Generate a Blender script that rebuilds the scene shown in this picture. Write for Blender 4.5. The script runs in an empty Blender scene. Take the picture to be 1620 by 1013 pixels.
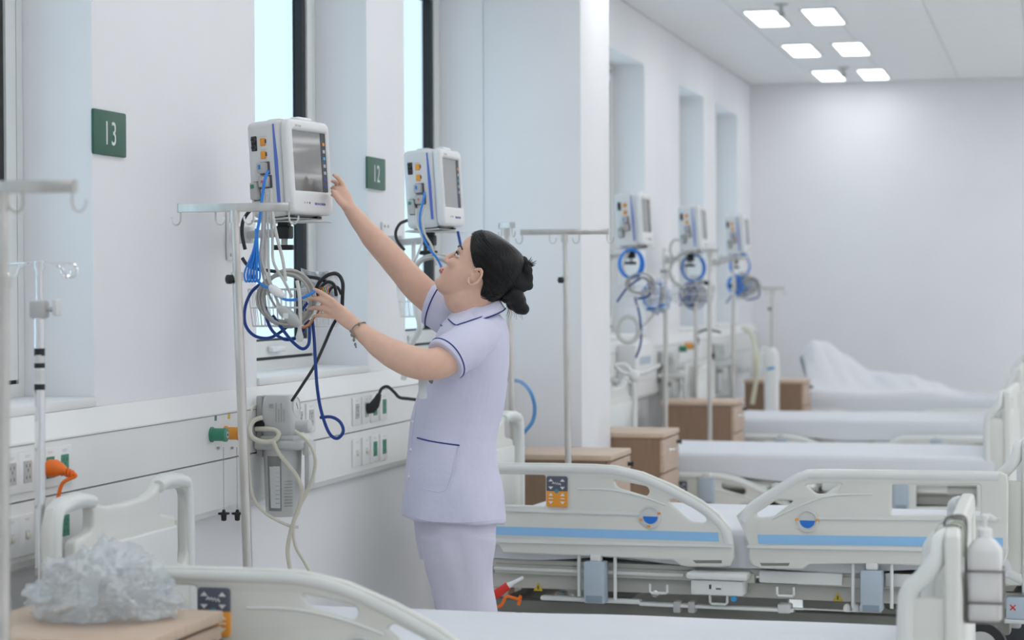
import bpy, bmesh, math, random
from mathutils import Vector, Matrix, Euler
from mathutils.bvhtree import BVHTree
random.seed(7)
SC = bpy.context.scene
COL = SC.collection
R_ = math.radians
PI = math.pi
# ------------------------------------------------------------------ camera
F_PX = 3400.0                                   # focal length in pixels of the 1620 x 1013 frame
CAM_POS = Vector((0, 0, 1.39))
CAM_ROT = (Matrix.Rotation(R_(14.18), 3, 'Z') @ Matrix.Rotation(R_(90 - .87), 3, 'X') @ Matrix.Rotation(R_(-.25), 3, 'Z'))
cam_data = bpy.data.cameras.new('camera')
cam_data.sensor_width = 36.0
cam_data.lens = F_PX / 1620.0 * 36.0
cam_data.clip_start = .05
cam_data.dof.use_dof = True
cam_data.dof.focus_distance = 6.65
cam_data.dof.aperture_fstop = 3.2
cam = bpy.data.objects.new('camera', cam_data)
COL.objects.link(cam)
cam.matrix_world = Matrix.Translation(CAM_POS) @ CAM_ROT.to_4x4()
SC.camera = cam
# ------------------------------------------------------------------ sky, exposure
SKY_STRENGTH = .88
LAMP_STRENGTH = 3.6
SC.view_settings.view_transform = 'Standard'
SC.view_settings.look = 'None'
SC.view_settings.gamma = 1.0
SC.view_settings.use_curve_mapping = False
SC.view_settings.exposure = 0.75
world = bpy.data.worlds.new('overcast_sky')
SC.world = world
world.use_nodes = True
wn = world.node_tree
wn.nodes['Background'].inputs[0].default_value = (.77, .85, .95, 1)
wn.nodes['Background'].inputs[1].default_value = SKY_STRENGTH

# ------------------------------------------------------------------ pixel -> place
def ray(x, y):
    return CAM_ROT @ Vector(((x - 810) / F_PX, -(y - 506.5) / F_PX, -1))
def at(x, y, d):
    return CAM_POS + ray(x, y) * d
def onX(x, y, X):
    r = ray(x, y); return CAM_POS + r * (X / r.x)
def onY(x, y, Y):
    r = ray(x, y); return CAM_POS + r * (Y / r.y)
def onZ(x, y, Z):
    r = ray(x, y); return CAM_POS + r * ((Z - CAM_POS.z) / r.z)
def on_plane(x, y, p, n):
    r = ray(x, y); return CAM_POS + r * ((Vector(p) - CAM_POS).dot(n) / r.dot(n))

# ------------------------------------------------------------------ materials
MATS = {}
def mat(name, col, rough=.5, metal=0., noise=0., scale=30., bump=0., bscale=None, coat=0., spec=.5, trans=0., sss=0., emit=None, stretch=None):
    if name in MATS: return MATS[name]
    m = bpy.data.materials.new(name); m.use_nodes = True
    nt = m.node_tree; b = nt.nodes['Principled BSDF']
    b.inputs['Base Color'].default_value = (*col, 1)
    b.inputs['Roughness'].default_value = rough
    b.inputs['Metallic'].default_value = metal
    b.inputs['Specular IOR Level'].default_value = spec
    if coat: b.inputs['Coat Weight'].default_value = coat
    if trans: b.inputs['Transmission Weight'].default_value = trans
    if sss:
        b.inputs['Subsurface Weight'].default_value = sss
        b.inputs['Subsurface Radius'].default_value = (.012, .005, .003)
        b.inputs['Subsurface Scale'].default_value = 1.0
    if emit:
        b.inputs['Emission Color'].default_value = (*emit[0], 1); b.inputs['Emission Strength'].default_value = emit[1]
    if noise or bump:
        tc = nt.nodes.new('ShaderNodeTexCoord'); mp = nt.nodes.new('ShaderNodeMapping')
        nt.links.new(tc.outputs['Object'], mp.inputs[0])
        if stretch: mp.inputs['Scale'].default_value = stretch
        nz = nt.nodes.new('ShaderNodeTexNoise'); nz.inputs['Scale'].default_value = scale; nz.inputs['Detail'].default_value = 4
        nt.links.new(mp.outputs[0], nz.inputs['Vector'])
        if noise:
            cr = nt.nodes.new('ShaderNodeValToRGB')
            cr.color_ramp.elements[0].position = .3; cr.color_ramp.elements[1].position = .7
            cr.color_ramp.elements[0].color = (*[max(0, c * (1 - noise)) for c in col], 1)
            cr.color_ramp.elements[1].color = (*[min(1, c * (1 + noise)) for c in col], 1)
            nt.links.new(nz.outputs['Fac'], cr.inputs[0]); nt.links.new(cr.outputs[0], b.inputs['Base Color'])
        if bump:
            n2 = nz
            if bscale:
                n2 = nt.nodes.new('ShaderNodeTexNoise'); n2.inputs['Scale'].default_value = bscale; n2.inputs['Detail'].default_value = 3
                nt.links.new(mp.outputs[0], n2.inputs['Vector'])
            bp = nt.nodes.new('ShaderNodeBump'); bp.inputs['Strength'].default_value = bump; bp.inputs['Distance'].default_value = .01
            nt.links.new(n2.outputs['Fac'], bp.inputs['Height']); nt.links.new(bp.outputs[0], b.inputs['Normal'])
    MATS[name] = m
    return m
def srgb(r, g, b):
    f = lambda c: (c / 255 / 12.92) if c / 255 <= .04045 else ((c / 255 + .055) / 1.055) ** 2.4
    return (f(r), f(g), f(b))
M_WALL = mat('painted_wall', (.885, .885, .905), .6, noise=.012, scale=2.5, bump=.02, bscale=180)
M_CEIL = mat('ceiling_tile', (.88, .88, .88), .8, noise=.015, scale=6, bump=.06, bscale=250)
M_FLOOR = mat('vinyl_floor', (.80, .80, .79), .4, noise=.06, scale=14)
M_TRUNK = mat('trunking_plastic', (.86, .86, .85), .45, noise=.01, scale=4)
M_SEAM = mat('seam_shadow_gap', (.30, .30, .29), .8, noise=.05)
M_FRAME = mat('window_frame_white', (.82, .83, .82), .35, noise=.01)
M_BLACK = mat('black_rubber', (.012, .013, .015), .55, noise=.1)
M_SILL = mat('sill_white', (.84, .84, .83), .4, noise=.01)
M_BED = mat('bed_plastic_ivory', (.74, .745, .70), .35, noise=.015, scale=5, coat=.1)
M_BEDW = mat('bed_plastic_light', (.77, .785, .765), .33, noise=.01, scale=5, coat=.1)
M_BEDMET = mat('bed_frame_enamel', (.62, .62, .57), .4, noise=.03, scale=9)
M_BEDDK = mat('bed_undercarriage', (.22, .22, .20), .5, noise=.08, scale=9)
M_BLUE = mat('rail_blue_band', srgb(150, 200, 242), .4, noise=.01)
M_GREYBLUE = mat('latch_grey_blue', srgb(178, 192, 204), .4, noise=.02)
M_SHEET = mat('white_sheet', (.73, .745, .785), .75, noise=.015, scale=5, bump=.25, bscale=9)
M_STEEL = mat('brushed_steel', (.62, .60, .57), .28, 1., noise=.14, scale=16, stretch=(1, 1, .3))
M_CHROME = mat('polished_chrome', (.80, .81, .82), .10, 1., noise=.02)
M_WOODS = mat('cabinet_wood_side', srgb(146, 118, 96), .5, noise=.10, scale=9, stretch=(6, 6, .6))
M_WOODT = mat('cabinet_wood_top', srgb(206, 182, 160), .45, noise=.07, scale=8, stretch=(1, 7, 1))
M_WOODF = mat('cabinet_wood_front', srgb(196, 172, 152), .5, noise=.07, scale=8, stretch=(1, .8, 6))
M_DKGREY = mat('dark_grey_plastic', (.06, .065, .075), .5, noise=.05)
M_GREYP = mat('grey_plastic', (.50, .50, .49), .45, noise=.03)
M_LGREY = mat('light_grey_plastic', (.66, .67, .66), .4, noise=.02)
M_WHITEP = mat('white_plastic', (.84, .84, .84), .35, noise=.01)
M_ORANGE = mat('orange_plastic', srgb(238, 160, 60), .45, noise=.02)
M_GREEN = mat('green_plastic', srgb(60, 140, 112), .4, noise=.03)
M_DGREEN = mat('plate_green', srgb(38, 92, 72), .4, noise=.04)
M_CYAN = mat('cyan_mark', srgb(60, 160, 215), .4, noise=.02)
M_YEL = mat('warning_yellow', srgb(226, 196, 40), .5, noise=.02)
M_RED = mat('red_plastic', srgb(214, 44, 34), .4, noise=.03)
M_ORCAB = mat('orange_cable', srgb(246, 118, 30), .45, noise=.02)
M_BLUECAB = mat('bright_blue_cable', srgb(46, 134, 226), .4, noise=.02)
M_NAVYCAB = mat('navy_tube', srgb(16, 62, 142), .35, noise=.03)
M_GREYCAB = mat('grey_cable', (.47, .46, .43), .5, noise=.04)
M_LGCAB = mat('pale_grey_cable', (.62, .61, .58), .45, noise=.03)
M_BLKCAB = mat('black_cable', (.02, .021, .024), .45, noise=.05)
M_CREAM = mat('cream_silicone_tube', (.76, .74, .62), .35, noise=.02)
M_WIRE = mat('white_wire', (.82, .82, .82), .35, noise=.01)
M_MON = mat('monitor_shell', (.72, .725, .73), .38, noise=.01)
M_MONF = mat('monitor_bezel', (.80, .80, .80), .33, noise=.01)
M_SCREEN = mat('dark_screen', (.19, .19, .19), .16, noise=.03, scale=3, coat=.5)
M_STRIPE = mat('monitor_blue_stripe', srgb(92, 122, 206), .4, noise=.01)
M_INK = mat('printed_ink', (.10, .10, .11), .6, noise=.02)
M_PRINTBLUE = mat('printed_blue', srgb(70, 80, 170), .6, noise=.02)
M_PRINTW = mat('printed_white', (.80, .82, .82), .5, noise=.01)

# ------------------------------------------------------------------ mesh building
class MB:
    def __init__(s): s.v = []; s.f = []
    def add(s, vs, fs):
        o = len(s.v); s.v += [Vector(v) for v in vs]; s.f += [tuple(i + o for i in f) for f in fs]; return s
    def box(s, c, size, rot=None):
        x, y, z = [a / 2 for a in size]
        vs = [Vector(p) for p in ((-x,-y,-z),(x,-y,-z),(x,y,-z),(-x,y,-z),(-x,-y,z),(x,-y,z),(x,y,z),(-x,y,z))]
        if rot is not None: vs = [rot @ v for v in vs]
        return s.add([v + Vector(c) for v in vs], [(0,3,2,1),(4,5,6,7),(0,1,5,4),(1,2,6,5),(2,3,7,6),(3,0,4,7)])
    def bb(s, a, b):
        a, b = Vector(a), Vector(b)
        return s.box((a + b) / 2, [abs(t) for t in (b - a)])
    def rbox(s, c, size, r, seg=3, rot=None):           # box with rounded edges
        bm = bmesh.new(); bmesh.ops.create_cube(bm, size=1)
        for v in bm.verts: v.co = Vector((v.co.x * size[0], v.co.y * size[1], v.co.z * size[2]))
        bmesh.ops.bevel(bm, geom=list(bm.edges), offset=r, segments=seg, profile=.5, affect='EDGES')
        bm.verts.index_update()
        vs = [(rot @ v.co if rot is not None else v.co) + Vector(c) for v in bm.verts]
        fs = [tuple(v.index for v in f.verts) for f in bm.faces]; bm.free()
        return s.add(vs, fs)
    def tube(s, pts, r, seg=10, caps=True, closed=False):
        pts = [Vector(p) for p in pts]; n = len(pts)
        rs = r if isinstance(r, (list, tuple)) else [r] * n
        tans = []
        for i in range(n):
            a = pts[(i - 1) % n] if (closed or i > 0) else pts[i]
            b = pts[(i + 1) % n] if (closed or i < n - 1) else pts[i]
            t = b - a; tans.append(t.normalized() if t.length > 1e-9 else Vector((0, 0, 1)))
        up = Vector((0, 0, 1)) if abs(tans[0].z) < .9 else Vector((1, 0, 0))
        u = (up - tans[0] * up.dot(tans[0])).normalized()
        vs = []
        for i in range(n):
            t = tans[i]; u = u - t * u.dot(t)
            u = u.normalized() if u.length > 1e-6 else t.orthogonal().normalized()
            w = t.cross(u)
            for k in range(seg):
                a = 2 * PI * k / seg; vs.append(pts[i] + (u * math.cos(a) + w * math.sin(a)) * rs[i])
        fs = []
        for i in range(n if closed else n - 1):
            j = (i + 1) % n
            for k in range(seg):
                l = (k + 1) % seg; fs.append((i*seg+k, i*seg+l, j*seg+l, j*seg+k))
        if caps and not closed:
            fs.append(tuple(range(seg - 1, -1, -1))); fs.append(tuple((n-1)*seg + k for k in range(seg)))
        return s.add(vs, fs)
    def cyl(s, a, b, r, seg=20, r2=None):
        return s.tube([a, b], [r, r if r2 is None else r2], seg)
    def lathe(s, prof, c=(0,0,0), seg=28, rot=None, caps=True):       # prof: (radius, z)
        vs = []
        for (r, z) in prof:
            for k in range(seg):
                a = 2 * PI * k / seg; p = Vector((r * math.cos(a), r * math.sin(a), z))
                vs.append((rot @ p if rot is not None else p) + Vector(c))
        n = len(prof); fs = []
        for i in range(n - 1):
            for k in range(seg):
                l = (k + 1) % seg; fs.append((i*seg+k, i*seg+l, (i+1)*seg+l, (i+1)*seg+k))
        if caps:
            fs.append(tuple(range(seg - 1, -1, -1))); fs.append(tuple((n-1)*seg + k for k in range(seg)))
        return s.add(vs, fs)
    def loft(s, rings, caps=True, closed=True):
        n = len(rings[0]); vs = [p for r in rings for p in r]; fs = []
        for i in range(len(rings) - 1):
            for k in range(n if closed else n - 1):
                l = (k + 1) % n; fs.append((i*n+k, i*n+l, (i+1)*n+l, (i+1)*n+k))
        if caps:
            fs.append(tuple(range(n - 1, -1, -1))); fs.append(tuple((len(rings)-1)*n + k for k in range(n)))
        return s.add(vs, fs)
    def ell(s, c, rad, rot=None, seg=20, rings=12):
        vs = [Vector((0,0,-1))]; fs = []
        for i in range(1, rings):
            a = -PI/2 + PI * i / rings
            for k in range(seg):
                b = 2*PI*k/seg; vs.append(Vector((math.cos(a)*math.cos(b), math.cos(a)*math.sin(b), math.sin(a))))
        vs.append(Vector((0,0,1))); T = len(vs) - 1
        for k in range(seg):
            l = (k+1) % seg; fs.append((0, 1+l, 1+k)); fs.append((T, T-seg+k, T-seg+l))
        for i in range(rings - 2):
            for k in range(seg):
                l = (k+1) % seg; a = 1+i*seg; fs.append((a+k, a+l, a+seg+l, a+seg+k))
        out = []
        for v in vs:
            p = Vector((v.x*rad[0], v.y*rad[1], v.z*rad[2]))
            out.append((rot @ p if rot is not None else p) + Vector(c))
        return s.add(out, fs)
    def xf(s, m):
        s.v = [m @ v for v in s.v]; return s
    def mesh(s, name, material, smooth=True, ang=40):
        me = bpy.data.meshes.new(name); me.from_pydata([tuple(v) for v in s.v], [], s.f)
        bm = bmesh.new(); bm.from_mesh(me); bmesh.ops.recalc_face_normals(bm, faces=bm.faces); bm.to_mesh(me); bm.free()
        finish_mesh(me, material, smooth, ang); return me
    def build(s, name, material, parent=None, smooth=True, ang=40, label=None):
        return link(name, s.mesh(name, material, smooth, ang), parent, label)
def finish_mesh(me, material, smooth=True, ang=40):
    if material is not None: me.materials.append(material)
    if smooth:
        for p in me.polygons: p.use_smooth = True
        try: me.set_sharp_from_angle(angle=R_(ang))
        except Exception: pass
    me.update()
def link(name, data, parent=None, label=None):
    o = bpy.data.objects.new(name, data); COL.objects.link(o)
    if parent is not None: o.parent = parent
    if label: o['label'] = label
    return o
def tag(o, label=None, cat=None, group=None, kind=None):
    if label: o['label'] = label
    if cat: o['category'] = cat
    if group: o['group'] = group
    if kind: o['kind'] = kind
    return o
def thing(name, label, cat, loc=(0,0,0), rz=0., group=None):
    o = link(name, None); o.location = loc; o.rotation_euler = (0, 0, rz); o.empty_display_size = .1
    return tag(o, label, cat, group)
KIDS = {}
def copy_tree(o, parent=None):
    c = o.copy(); COL.objects.link(c); c.parent = parent
    for ch in list(o.children): copy_tree(ch, c)
    return c
def place(o, loc, rz=0., label=None, group=None):
    o.location = loc; o.rotation_euler = (0, 0, rz)
    if label: o['label'] = label
    if group: o['group'] = group
    return o
def catmull(pts, n=8, closed=False):
    pts = [Vector(p) for p in pts]; out = []; m = len(pts)
    if m < 3 and not closed: return pts
    for i in range(m if closed else m - 1):
        p = [pts[(i + k) % m] if closed else pts[min(max(i + k, 0), m - 1)] for k in (-1, 0, 1, 2)]
        for q in range(n):
            t = q / n
            out.append(.5 * ((2*p[1]) + (p[2]-p[0])*t + (2*p[0]-5*p[1]+4*p[2]-p[3])*t*t + (3*p[1]-p[0]-3*p[2]+p[3])*t**3))
    if not closed: out.append(pts[-1])
    return out
def panel(name, outline, holes, thick, bevel, xf, material, parent=None, res=2, label=None, rnd=0):
    """solid sheet with holes: closed 2D outlines (u,v) -> extruded, edges rounded; xf maps (u,v,w) to place"""
    cu = bpy.data.curves.new(name, 'CURVE'); cu.dimensions = '2D'; cu.fill_mode = 'BOTH'
    cu.extrude = max(thick / 2 - bevel, .0002); cu.bevel_depth = bevel; cu.bevel_resolution = res; cu.offset = -bevel
    for loop in [outline] + list(holes):
        sp = cu.splines.new('POLY'); sp.points.add(len(loop) - 1); sp.use_cyclic_u = True
        for p, q in zip(sp.points, loop): p.co = (q[0], q[1], 0, 1)
    tmp = bpy.data.objects.new('tmp', cu); COL.objects.link(tmp)
    dg = bpy.context.evaluated_depsgraph_get()
    me = bpy.data.meshes.new_from_object(tmp.evaluated_get(dg))
    bpy.data.objects.remove(tmp); bpy.data.curves.remove(cu)
    me.name = name; me.materials.clear()
    bm = bmesh.new(); bm.from_mesh(me); bmesh.ops.remove_doubles(bm, verts=bm.verts, dist=1e-5)
    for v in bm.verts: v.co = xf(v.co)
    bmesh.ops.recalc_face_normals(bm, faces=bm.faces); bm.to_mesh(me); bm.free()
    finish_mesh(me, material, True, 35)
    return link(name, me, parent, label)
def text_mesh(txt, h, xf, material, name, parent=None, sx=1., ex=.0006, label=None):
    cu = bpy.data.curves.new('txt', 'FONT'); cu.body = txt; cu.space_character = 1.22 if len(txt) == 2 else 1.0; cu.size = 1.; cu.align_x = 'CENTER'; cu.align_y = 'CENTER'
    tmp = bpy.data.objects.new('tmp', cu); COL.objects.link(tmp)
    dg = bpy.context.evaluated_depsgraph_get()
    cu.extrude = 0.0
    me = bpy.data.meshes.new_from_object(tmp.evaluated_get(dg))
    bpy.data.objects.remove(tmp); bpy.data.curves.remove(cu)
    zs = [v.co.y for v in me.vertices]; hh = (max(zs) - min(zs)) or 1; cy = (max(zs) + min(zs)) / 2
    bm = bmesh.new(); bm.from_mesh(me)
    for v in bm.verts: v.co = Vector((v.co.x / hh * h * sx, (v.co.y - cy) / hh * h, 0))
    r = bmesh.ops.extrude_face_region(bm, geom=list(bm.faces))
    for g in r['geom']:
        if isinstance(g, bmesh.types.BMVert): g.co.z += ex
    for v in bm.verts: v.co = xf(v.co)
    bmesh.ops.recalc_face_normals(bm, faces=bm.faces); bm.to_mesh(me); bm.free()
    me.name = name; me.materials.clear(); finish_mesh(me, material, False)
    return link(name, me, parent, label)
def rounded(poly, r, n=4):
    """round the corners of a polygon"""
    out = []; m = len(poly); P = [Vector(p).to_2d() for p in poly]
    for i in range(m):
        a, b, c = P[i-1], P[i], P[(i+1) % m]
        rr = r[i] if isinstance(r, (list, tuple)) else r
        d1, d2 = (a - b), (c - b); l1, l2 = d1.length, d2.length
        k = min(rr, l1 * .48, l2 * .48)
        p0, p1 = b + d1 / l1 * k, b + d2 / l2 * k
        for q in range(n + 1):
            t = q / n; out.append((1-t)**2 * p0 + 2*t*(1-t) * b + t*t * p1)
    return out
# ================================================================== the room
WX = -2.6; CEIL = 3.165; FARY = 18.9; BACKY = -4.0; RX = 6.8
WIN = [(4.30, 5.525), (6.785, 7.995), (8.49, 9.755), (10.95, 12.15), (12.62, 13.85), (15.19, 16.305), (16.905, 18.10)]
SILL, HEAD = 1.088, 2.84
def struct(name, mb, m, parent=None, smooth=False):
    o = mb.build(name, m, parent, smooth)
    if parent is None: o['kind'] = 'structure'
    return o
struct('floor', MB().bb((WX - .3, BACKY - .2, -.1), (RX + .2, FARY + .2, 0)), M_FLOOR)
w = MB(); y0 = BACKY - .2
for (a, b) in [(-2.6, -1.4), (-.5, .7), (1.55, 2.75)] + WIN:
    w.bb((WX - .3, y0, 0), (WX, a, CEIL)); w.bb((WX - .3, a, 0), (WX, b, SILL - .02)); w.bb((WX - .3, a, HEAD), (WX, b, CEIL)); y0 = b
w.bb((WX - .3, y0, 0), (WX, FARY, CEIL))
struct('wall_left', w, M_WALL)
struct('wall_far', MB().bb((WX - .3, FARY, 0), (RX + .2, FARY + .2, CEIL)), M_WALL)
struct('wall_right', MB().bb((RX, BACKY, 0), (RX + .2, FARY, CEIL)), M_WALL)
struct('wall_back', MB().bb((WX, BACKY - .2, 0), (RX, BACKY, CEIL)), M_WALL)
struct('wall_pillar', MB().rbox(((WX - 2.13) / 2, 10.085, CEIL / 2), (.47, .66, CEIL), .008, 2), M_WALL, smooth=True)
# ceiling: one slab, and the suspended tiles the photo shows on it
ceil = struct('ceiling', MB().bb((WX - .3, BACKY - .2, CEIL + .012), (RX + .2, FARY + .2, CEIL + .15)), M_SEAM)
TW = .6
LAMPX = (-1.84, -1.47, .56, .93, 1.76, 2.13, 2.96, 3.33, 4.16, 4.53, 5.36, 5.73); LAMPY = [18.2 - 2.0 * k for k in range(11)]  # columns right of the first pair are unseen lamps, added to brighten the room
tile_me = {}
def tile(x0, x1, y0, y1):
    key = (round(x1 - x0, 3), round(y1 - y0, 3))
    if key not in tile_me:
        tile_me[key] = MB().rbox((0, 0, 0), (x1 - x0 - .004, y1 - y0 - .004, .012), .002, 1).mesh('ceiling_tile', M_CEIL)
    o = link('ceiling_tile', tile_me[key], ceil); o.location = ((x0 + x1) / 2, (y0 + y1) / 2, CEIL + .006)
yy = FARY
while yy > 12.0:
    y1 = yy; yb = yy - TW
    xx = WX
    while xx < 1.6: tile(xx, xx + TW, yb, y1); xx += TW
    tile(xx, RX, yb, y1)
    yy -= TW
struct_rest = MB().bb((WX, BACKY, CEIL), (RX, yy, CEIL + .012)).build('ceiling_panel', M_CEIL, ceil, False)
# windows
def glass_material():
    m = bpy.data.materials.new('window_glass'); m.use_nodes = True; nt = m.node_tree
    nt.nodes.remove(nt.nodes['Principled BSDF'])
    tr = nt.nodes.new('ShaderNodeBsdfTransparent'); tr.inputs[0].default_value = (.86, .95, .97, 1)
    gl = nt.nodes.new('ShaderNodeBsdfGlossy'); gl.inputs['Roughness'].default_value = .03
    mx = nt.nodes.new('ShaderNodeMixShader'); mx.inputs[0].default_value = .06
    nt.links.new(tr.outputs[0], mx.inputs[1]); nt.links.new(gl.outputs[0], mx.inputs[2])
    nt.links.new(mx.outputs[0], nt.nodes['Material Output'].inputs[0]); return m
M_GLASS = glass_material()
def rect_frame(mb, x0, x1, ya, yb, za, zb, t):
    mb.bb((x0, ya, za), (x1, ya + t, zb)); mb.bb((x0, yb - t, za), (x1, yb, zb))
    mb.bb((x0, ya + t, za), (x1, yb - t, za + t)); mb.bb((x0, ya + t, zb - t), (x1, yb - t, zb)); return mb
GX = -2.81
for i, (a, b) in enumerate([(-2.6, -1.4), (-.5, .7), (1.55, 2.75)] + WIN):
    za, zb = SILL, HEAD
    fr = rect_frame(MB(), GX - .075, GX, a + .002, b - .002, za + .002, zb - .002, .036)
    o = fr.build('window_%d' % (i + 1), M_FRAME, None, False); o['kind'] = 'structure'
    rect_frame(MB(), GX - .06, GX - .008, a + .038, b - .038, za + .038, zb - .038, .012).build('gasket', M_BLACK, o, False)
    rect_frame(MB(), GX - .055, GX + .004, a + .050, b - .050, za + .050, zb - .050, .058).build('sash_frame', M_FRAME, o, False)
    rect_frame(MB(), GX - .045, GX - .004, a + .108, b - .108, za + .108, zb - .108, .007).build('glazing_bead', M_BLACK, o, False)
    MB().bb((GX - .04, b - .152, za + .115), (GX - .001, b - .115, zb - .115)).build('sash_seal', M_BLACK, o, False)
    MB().bb((GX - .036, a + .115, za + .115), (GX - .030, b - .152, zb - .115)).build('pane', M_GLASS, o, False)
    h = MB().rbox((GX + .02, b - .5, za + .078), (.022, .13, .022), .006); h.bb((GX, b - .51, za + .070), (GX + .015, b - .49, za + .088))
    h.build('handle', M_WHITEP, o)
    MB().rbox(((GX + WX) / 2 + .004, (a + b) / 2, SILL - .012), (abs(GX - WX) + .012, b - a - .004, .028), .005, 2).build('window_sill', M_SILL, o)
# ------------------------------------------------------------------ lamps in the ceiling
def emission_mat():
    m = bpy.data.materials.new('lamp_diffuser'); m.use_nodes = True
    b = m.node_tree.nodes['Principled BSDF']; b.inputs['Base Color'].default_value = (.9, .9, .9, 1)
    b.inputs['Emission Color'].default_value = (.96, .98, 1.0, 1); b.inputs['Emission Strength'].default_value = LAMP_STRENGTH; return m
M_LAMP = emission_mat()
lw, ll = .235, .84
lamp_frame = rect_frame(MB(), -.012, 0, -lw/2, lw/2, -ll/2, ll/2, .018).xf(Matrix(((0,1,0,0),(0,0,1,0),(1,0,0,0),(0,0,0,1)))).mesh('lamp_frame', M_WHITEP, False)
lamp_diff = MB().rbox((0, 0, -.004), (lw - .036, ll - .036, .004), .0015, 1).mesh('diffuser', M_LAMP)
pos_words = {18.2: 'nearest the far wall', 16.2: 'in the middle row', 14.2: 'in the row nearest the camera'}
for y in LAMPY:
    for x in LAMPX:
        vis = y > 14 and x < 0
        lab = ('bright ceiling panel light %s, %s of its pair' % (pos_words[round(y, 1)], 'left' if x < -1.6 else 'right')) if vis else 'unseen ceiling panel light outside the picture, added to light the room'
        t = thing('ceiling_light', lab, 'ceiling light', (x, y, CEIL), 0, 'ceiling panel lights')
        link('lamp_frame', lamp_frame, t); link('diffuser', lamp_diff, t)
spr = None
for (x, y, wd) in ((-1.667, 13.54, 'beside the nearest lit panels'), (-1.663, 17.6, 'beside the farthest lit panels')):
    t = thing('fire_sprinkler', 'small grey ceiling fire sprinkler ' + wd, 'sprinkler', (x, y, CEIL), 0, 'ceiling sprinklers')
    MB().lathe([(.045, 0), (.045, -.004), (.03, -.012)], seg=20).build('escutcheon', M_GREYP, t)
    MB().lathe([(.012, -.008), (.012, -.05), (.018, -.055), (.018, -.065), (.006, -.07)], seg=14).build('stem', M_GREYP, t)
    MB().lathe([(.028, -.074), (.028, -.077)], seg=18).build('deflector', M_GREYP, t)
    fr = MB()
    for s in (-1, 1): fr.tube([(s*.015, 0, -.05), (s*.02, 0, -.064), (0, 0, -.076)], .003, 6)
    fr.build('yoke', M_GREYP, t)

# ------------------------------------------------------------------ bed-head trunking along the window wall
TF = -2.54        # its front face
def trunk_run(name, ya, yb, label):
    prof_u = [(WX + .001, 1.062), (WX + .015, 1.062), (TF, 1.0), (TF, .854), (WX + .001, .854)]
    prof_l = [(WX + .001, .849), (TF, .849), (TF, .70), (TF - .012, .68), (TF - .03, .672), (WX + .001, .672)]
    t = thing(name, label, 'wall trunking', (0, ya, 0), 0, 'bed-head trunking runs')
    for nm, pr in (('upper_channel', prof_u), ('lower_channel', prof_l)):
        MB().loft([[(x, 0, z) for x, z in pr], [(x, yb - ya, z) for x, z in pr]]).build(nm, M_TRUNK, t, True, 20)
    MB().bb((WX + .001, 0, .849), (TF - .008, yb - ya, .854)).build('seam', M_SEAM, t, False)
    MB().bb((TF, 0, .993), (TF + .0012, yb - ya, .9955)).build('edge_line', M_SEAM, t, False)
    return t
trunk_run('bed_head_trunking', 1.0, 9.75, 'long white wall trunking with sockets behind the nurse, before the pillar')
trunk_run('bed_head_trunking', 10.42, FARY - .01, 'white wall trunking in the background, beyond the pillar')
def tf(px, py): return onX(px, py, TF)
# socket modules: (px centre, py centre, kind) ; each module is one faceplate on the trunking
mod_w, mod_h = .092, .104
plate_me = MB().rbox((.004, 0, 0), (.008, mod_w - .004, mod_h), .002, 2).mesh('faceplate', M_WHITEP)
def socket_row(pxs, py_l, py_r, kinds, label, h=None):
    px0, px1 = pxs[0], pxs[-1]
    c0 = tf(px0, py_l)
    t = thing('wall_socket', label, 'socket', (TF, c0.y, c0.z), 0, 'sockets on the trunking')
    for k, (px, kd) in enumerate(zip(pxs, kinds)):
        py = py_l + (py_r - py_l) * ((px - px0) / max(1, px1 - px0)); p = tf(px, py)
        dy, dz = p.y - c0.y, 0
        f = link('faceplate', plate_me, t); f.location = (0, dy, dz)
        if kd in 'gd':
            MB().rbox((.0086, 0, 0), (.003, .044, .056), .001, 1).build('insert', M_GREEN if kd == 'g' else M_GREYP, f)
            s = MB()
            for (yy, zz) in ((-.009, .015), (.009, .015), (0, .004), (-.009, -.014), (.009, -.014)): s.bb((.0098, yy - .0016, zz - .004), (.0106, yy + .0016, zz + .004))
            s.build('socket_slot', M_INK, f, False)
        else:
            MB().rbox((.0086, 0, 0), (.003, .022, .022), .001, 1).build('insert', M_LGREY, f)
            MB().lathe([(.008, 0), (.008, .006), (.005, .007)], (.009, 0, -.004), 14, Matrix.Rotation(PI/2, 3, 'Y')).build('jack', M_CREAM, f)
        MB().bb((.008, -.014, .040), (.0084, .014, .0415)).bb((.008, -.010, .036), (.0084, .010, .0372)).build('printed_line', M_GREYP, f, False)
    return t
socket_row([14, 39, 75, 98], 751, 735, 'ddgg', 'row of four mains sockets with the orange plug at left')
socket_row([14, 39, 76, 99], 852, 836, 'jjgg', 'row of pale jack sockets low on the trunking at left')
socket_row([472, 489], 664, 661, 'dd', 'pair of grey mains sockets just right of the suction regulator')
socket_row([562, 577, 590.5, 605], 651, 646, 'ddgg', 'row of four sockets with the black plug beside the nurse')
socket_row([562, 577, 590.5, 605], 717, 710, 'jjgg', 'row of four low sockets beneath the black plug')
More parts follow.
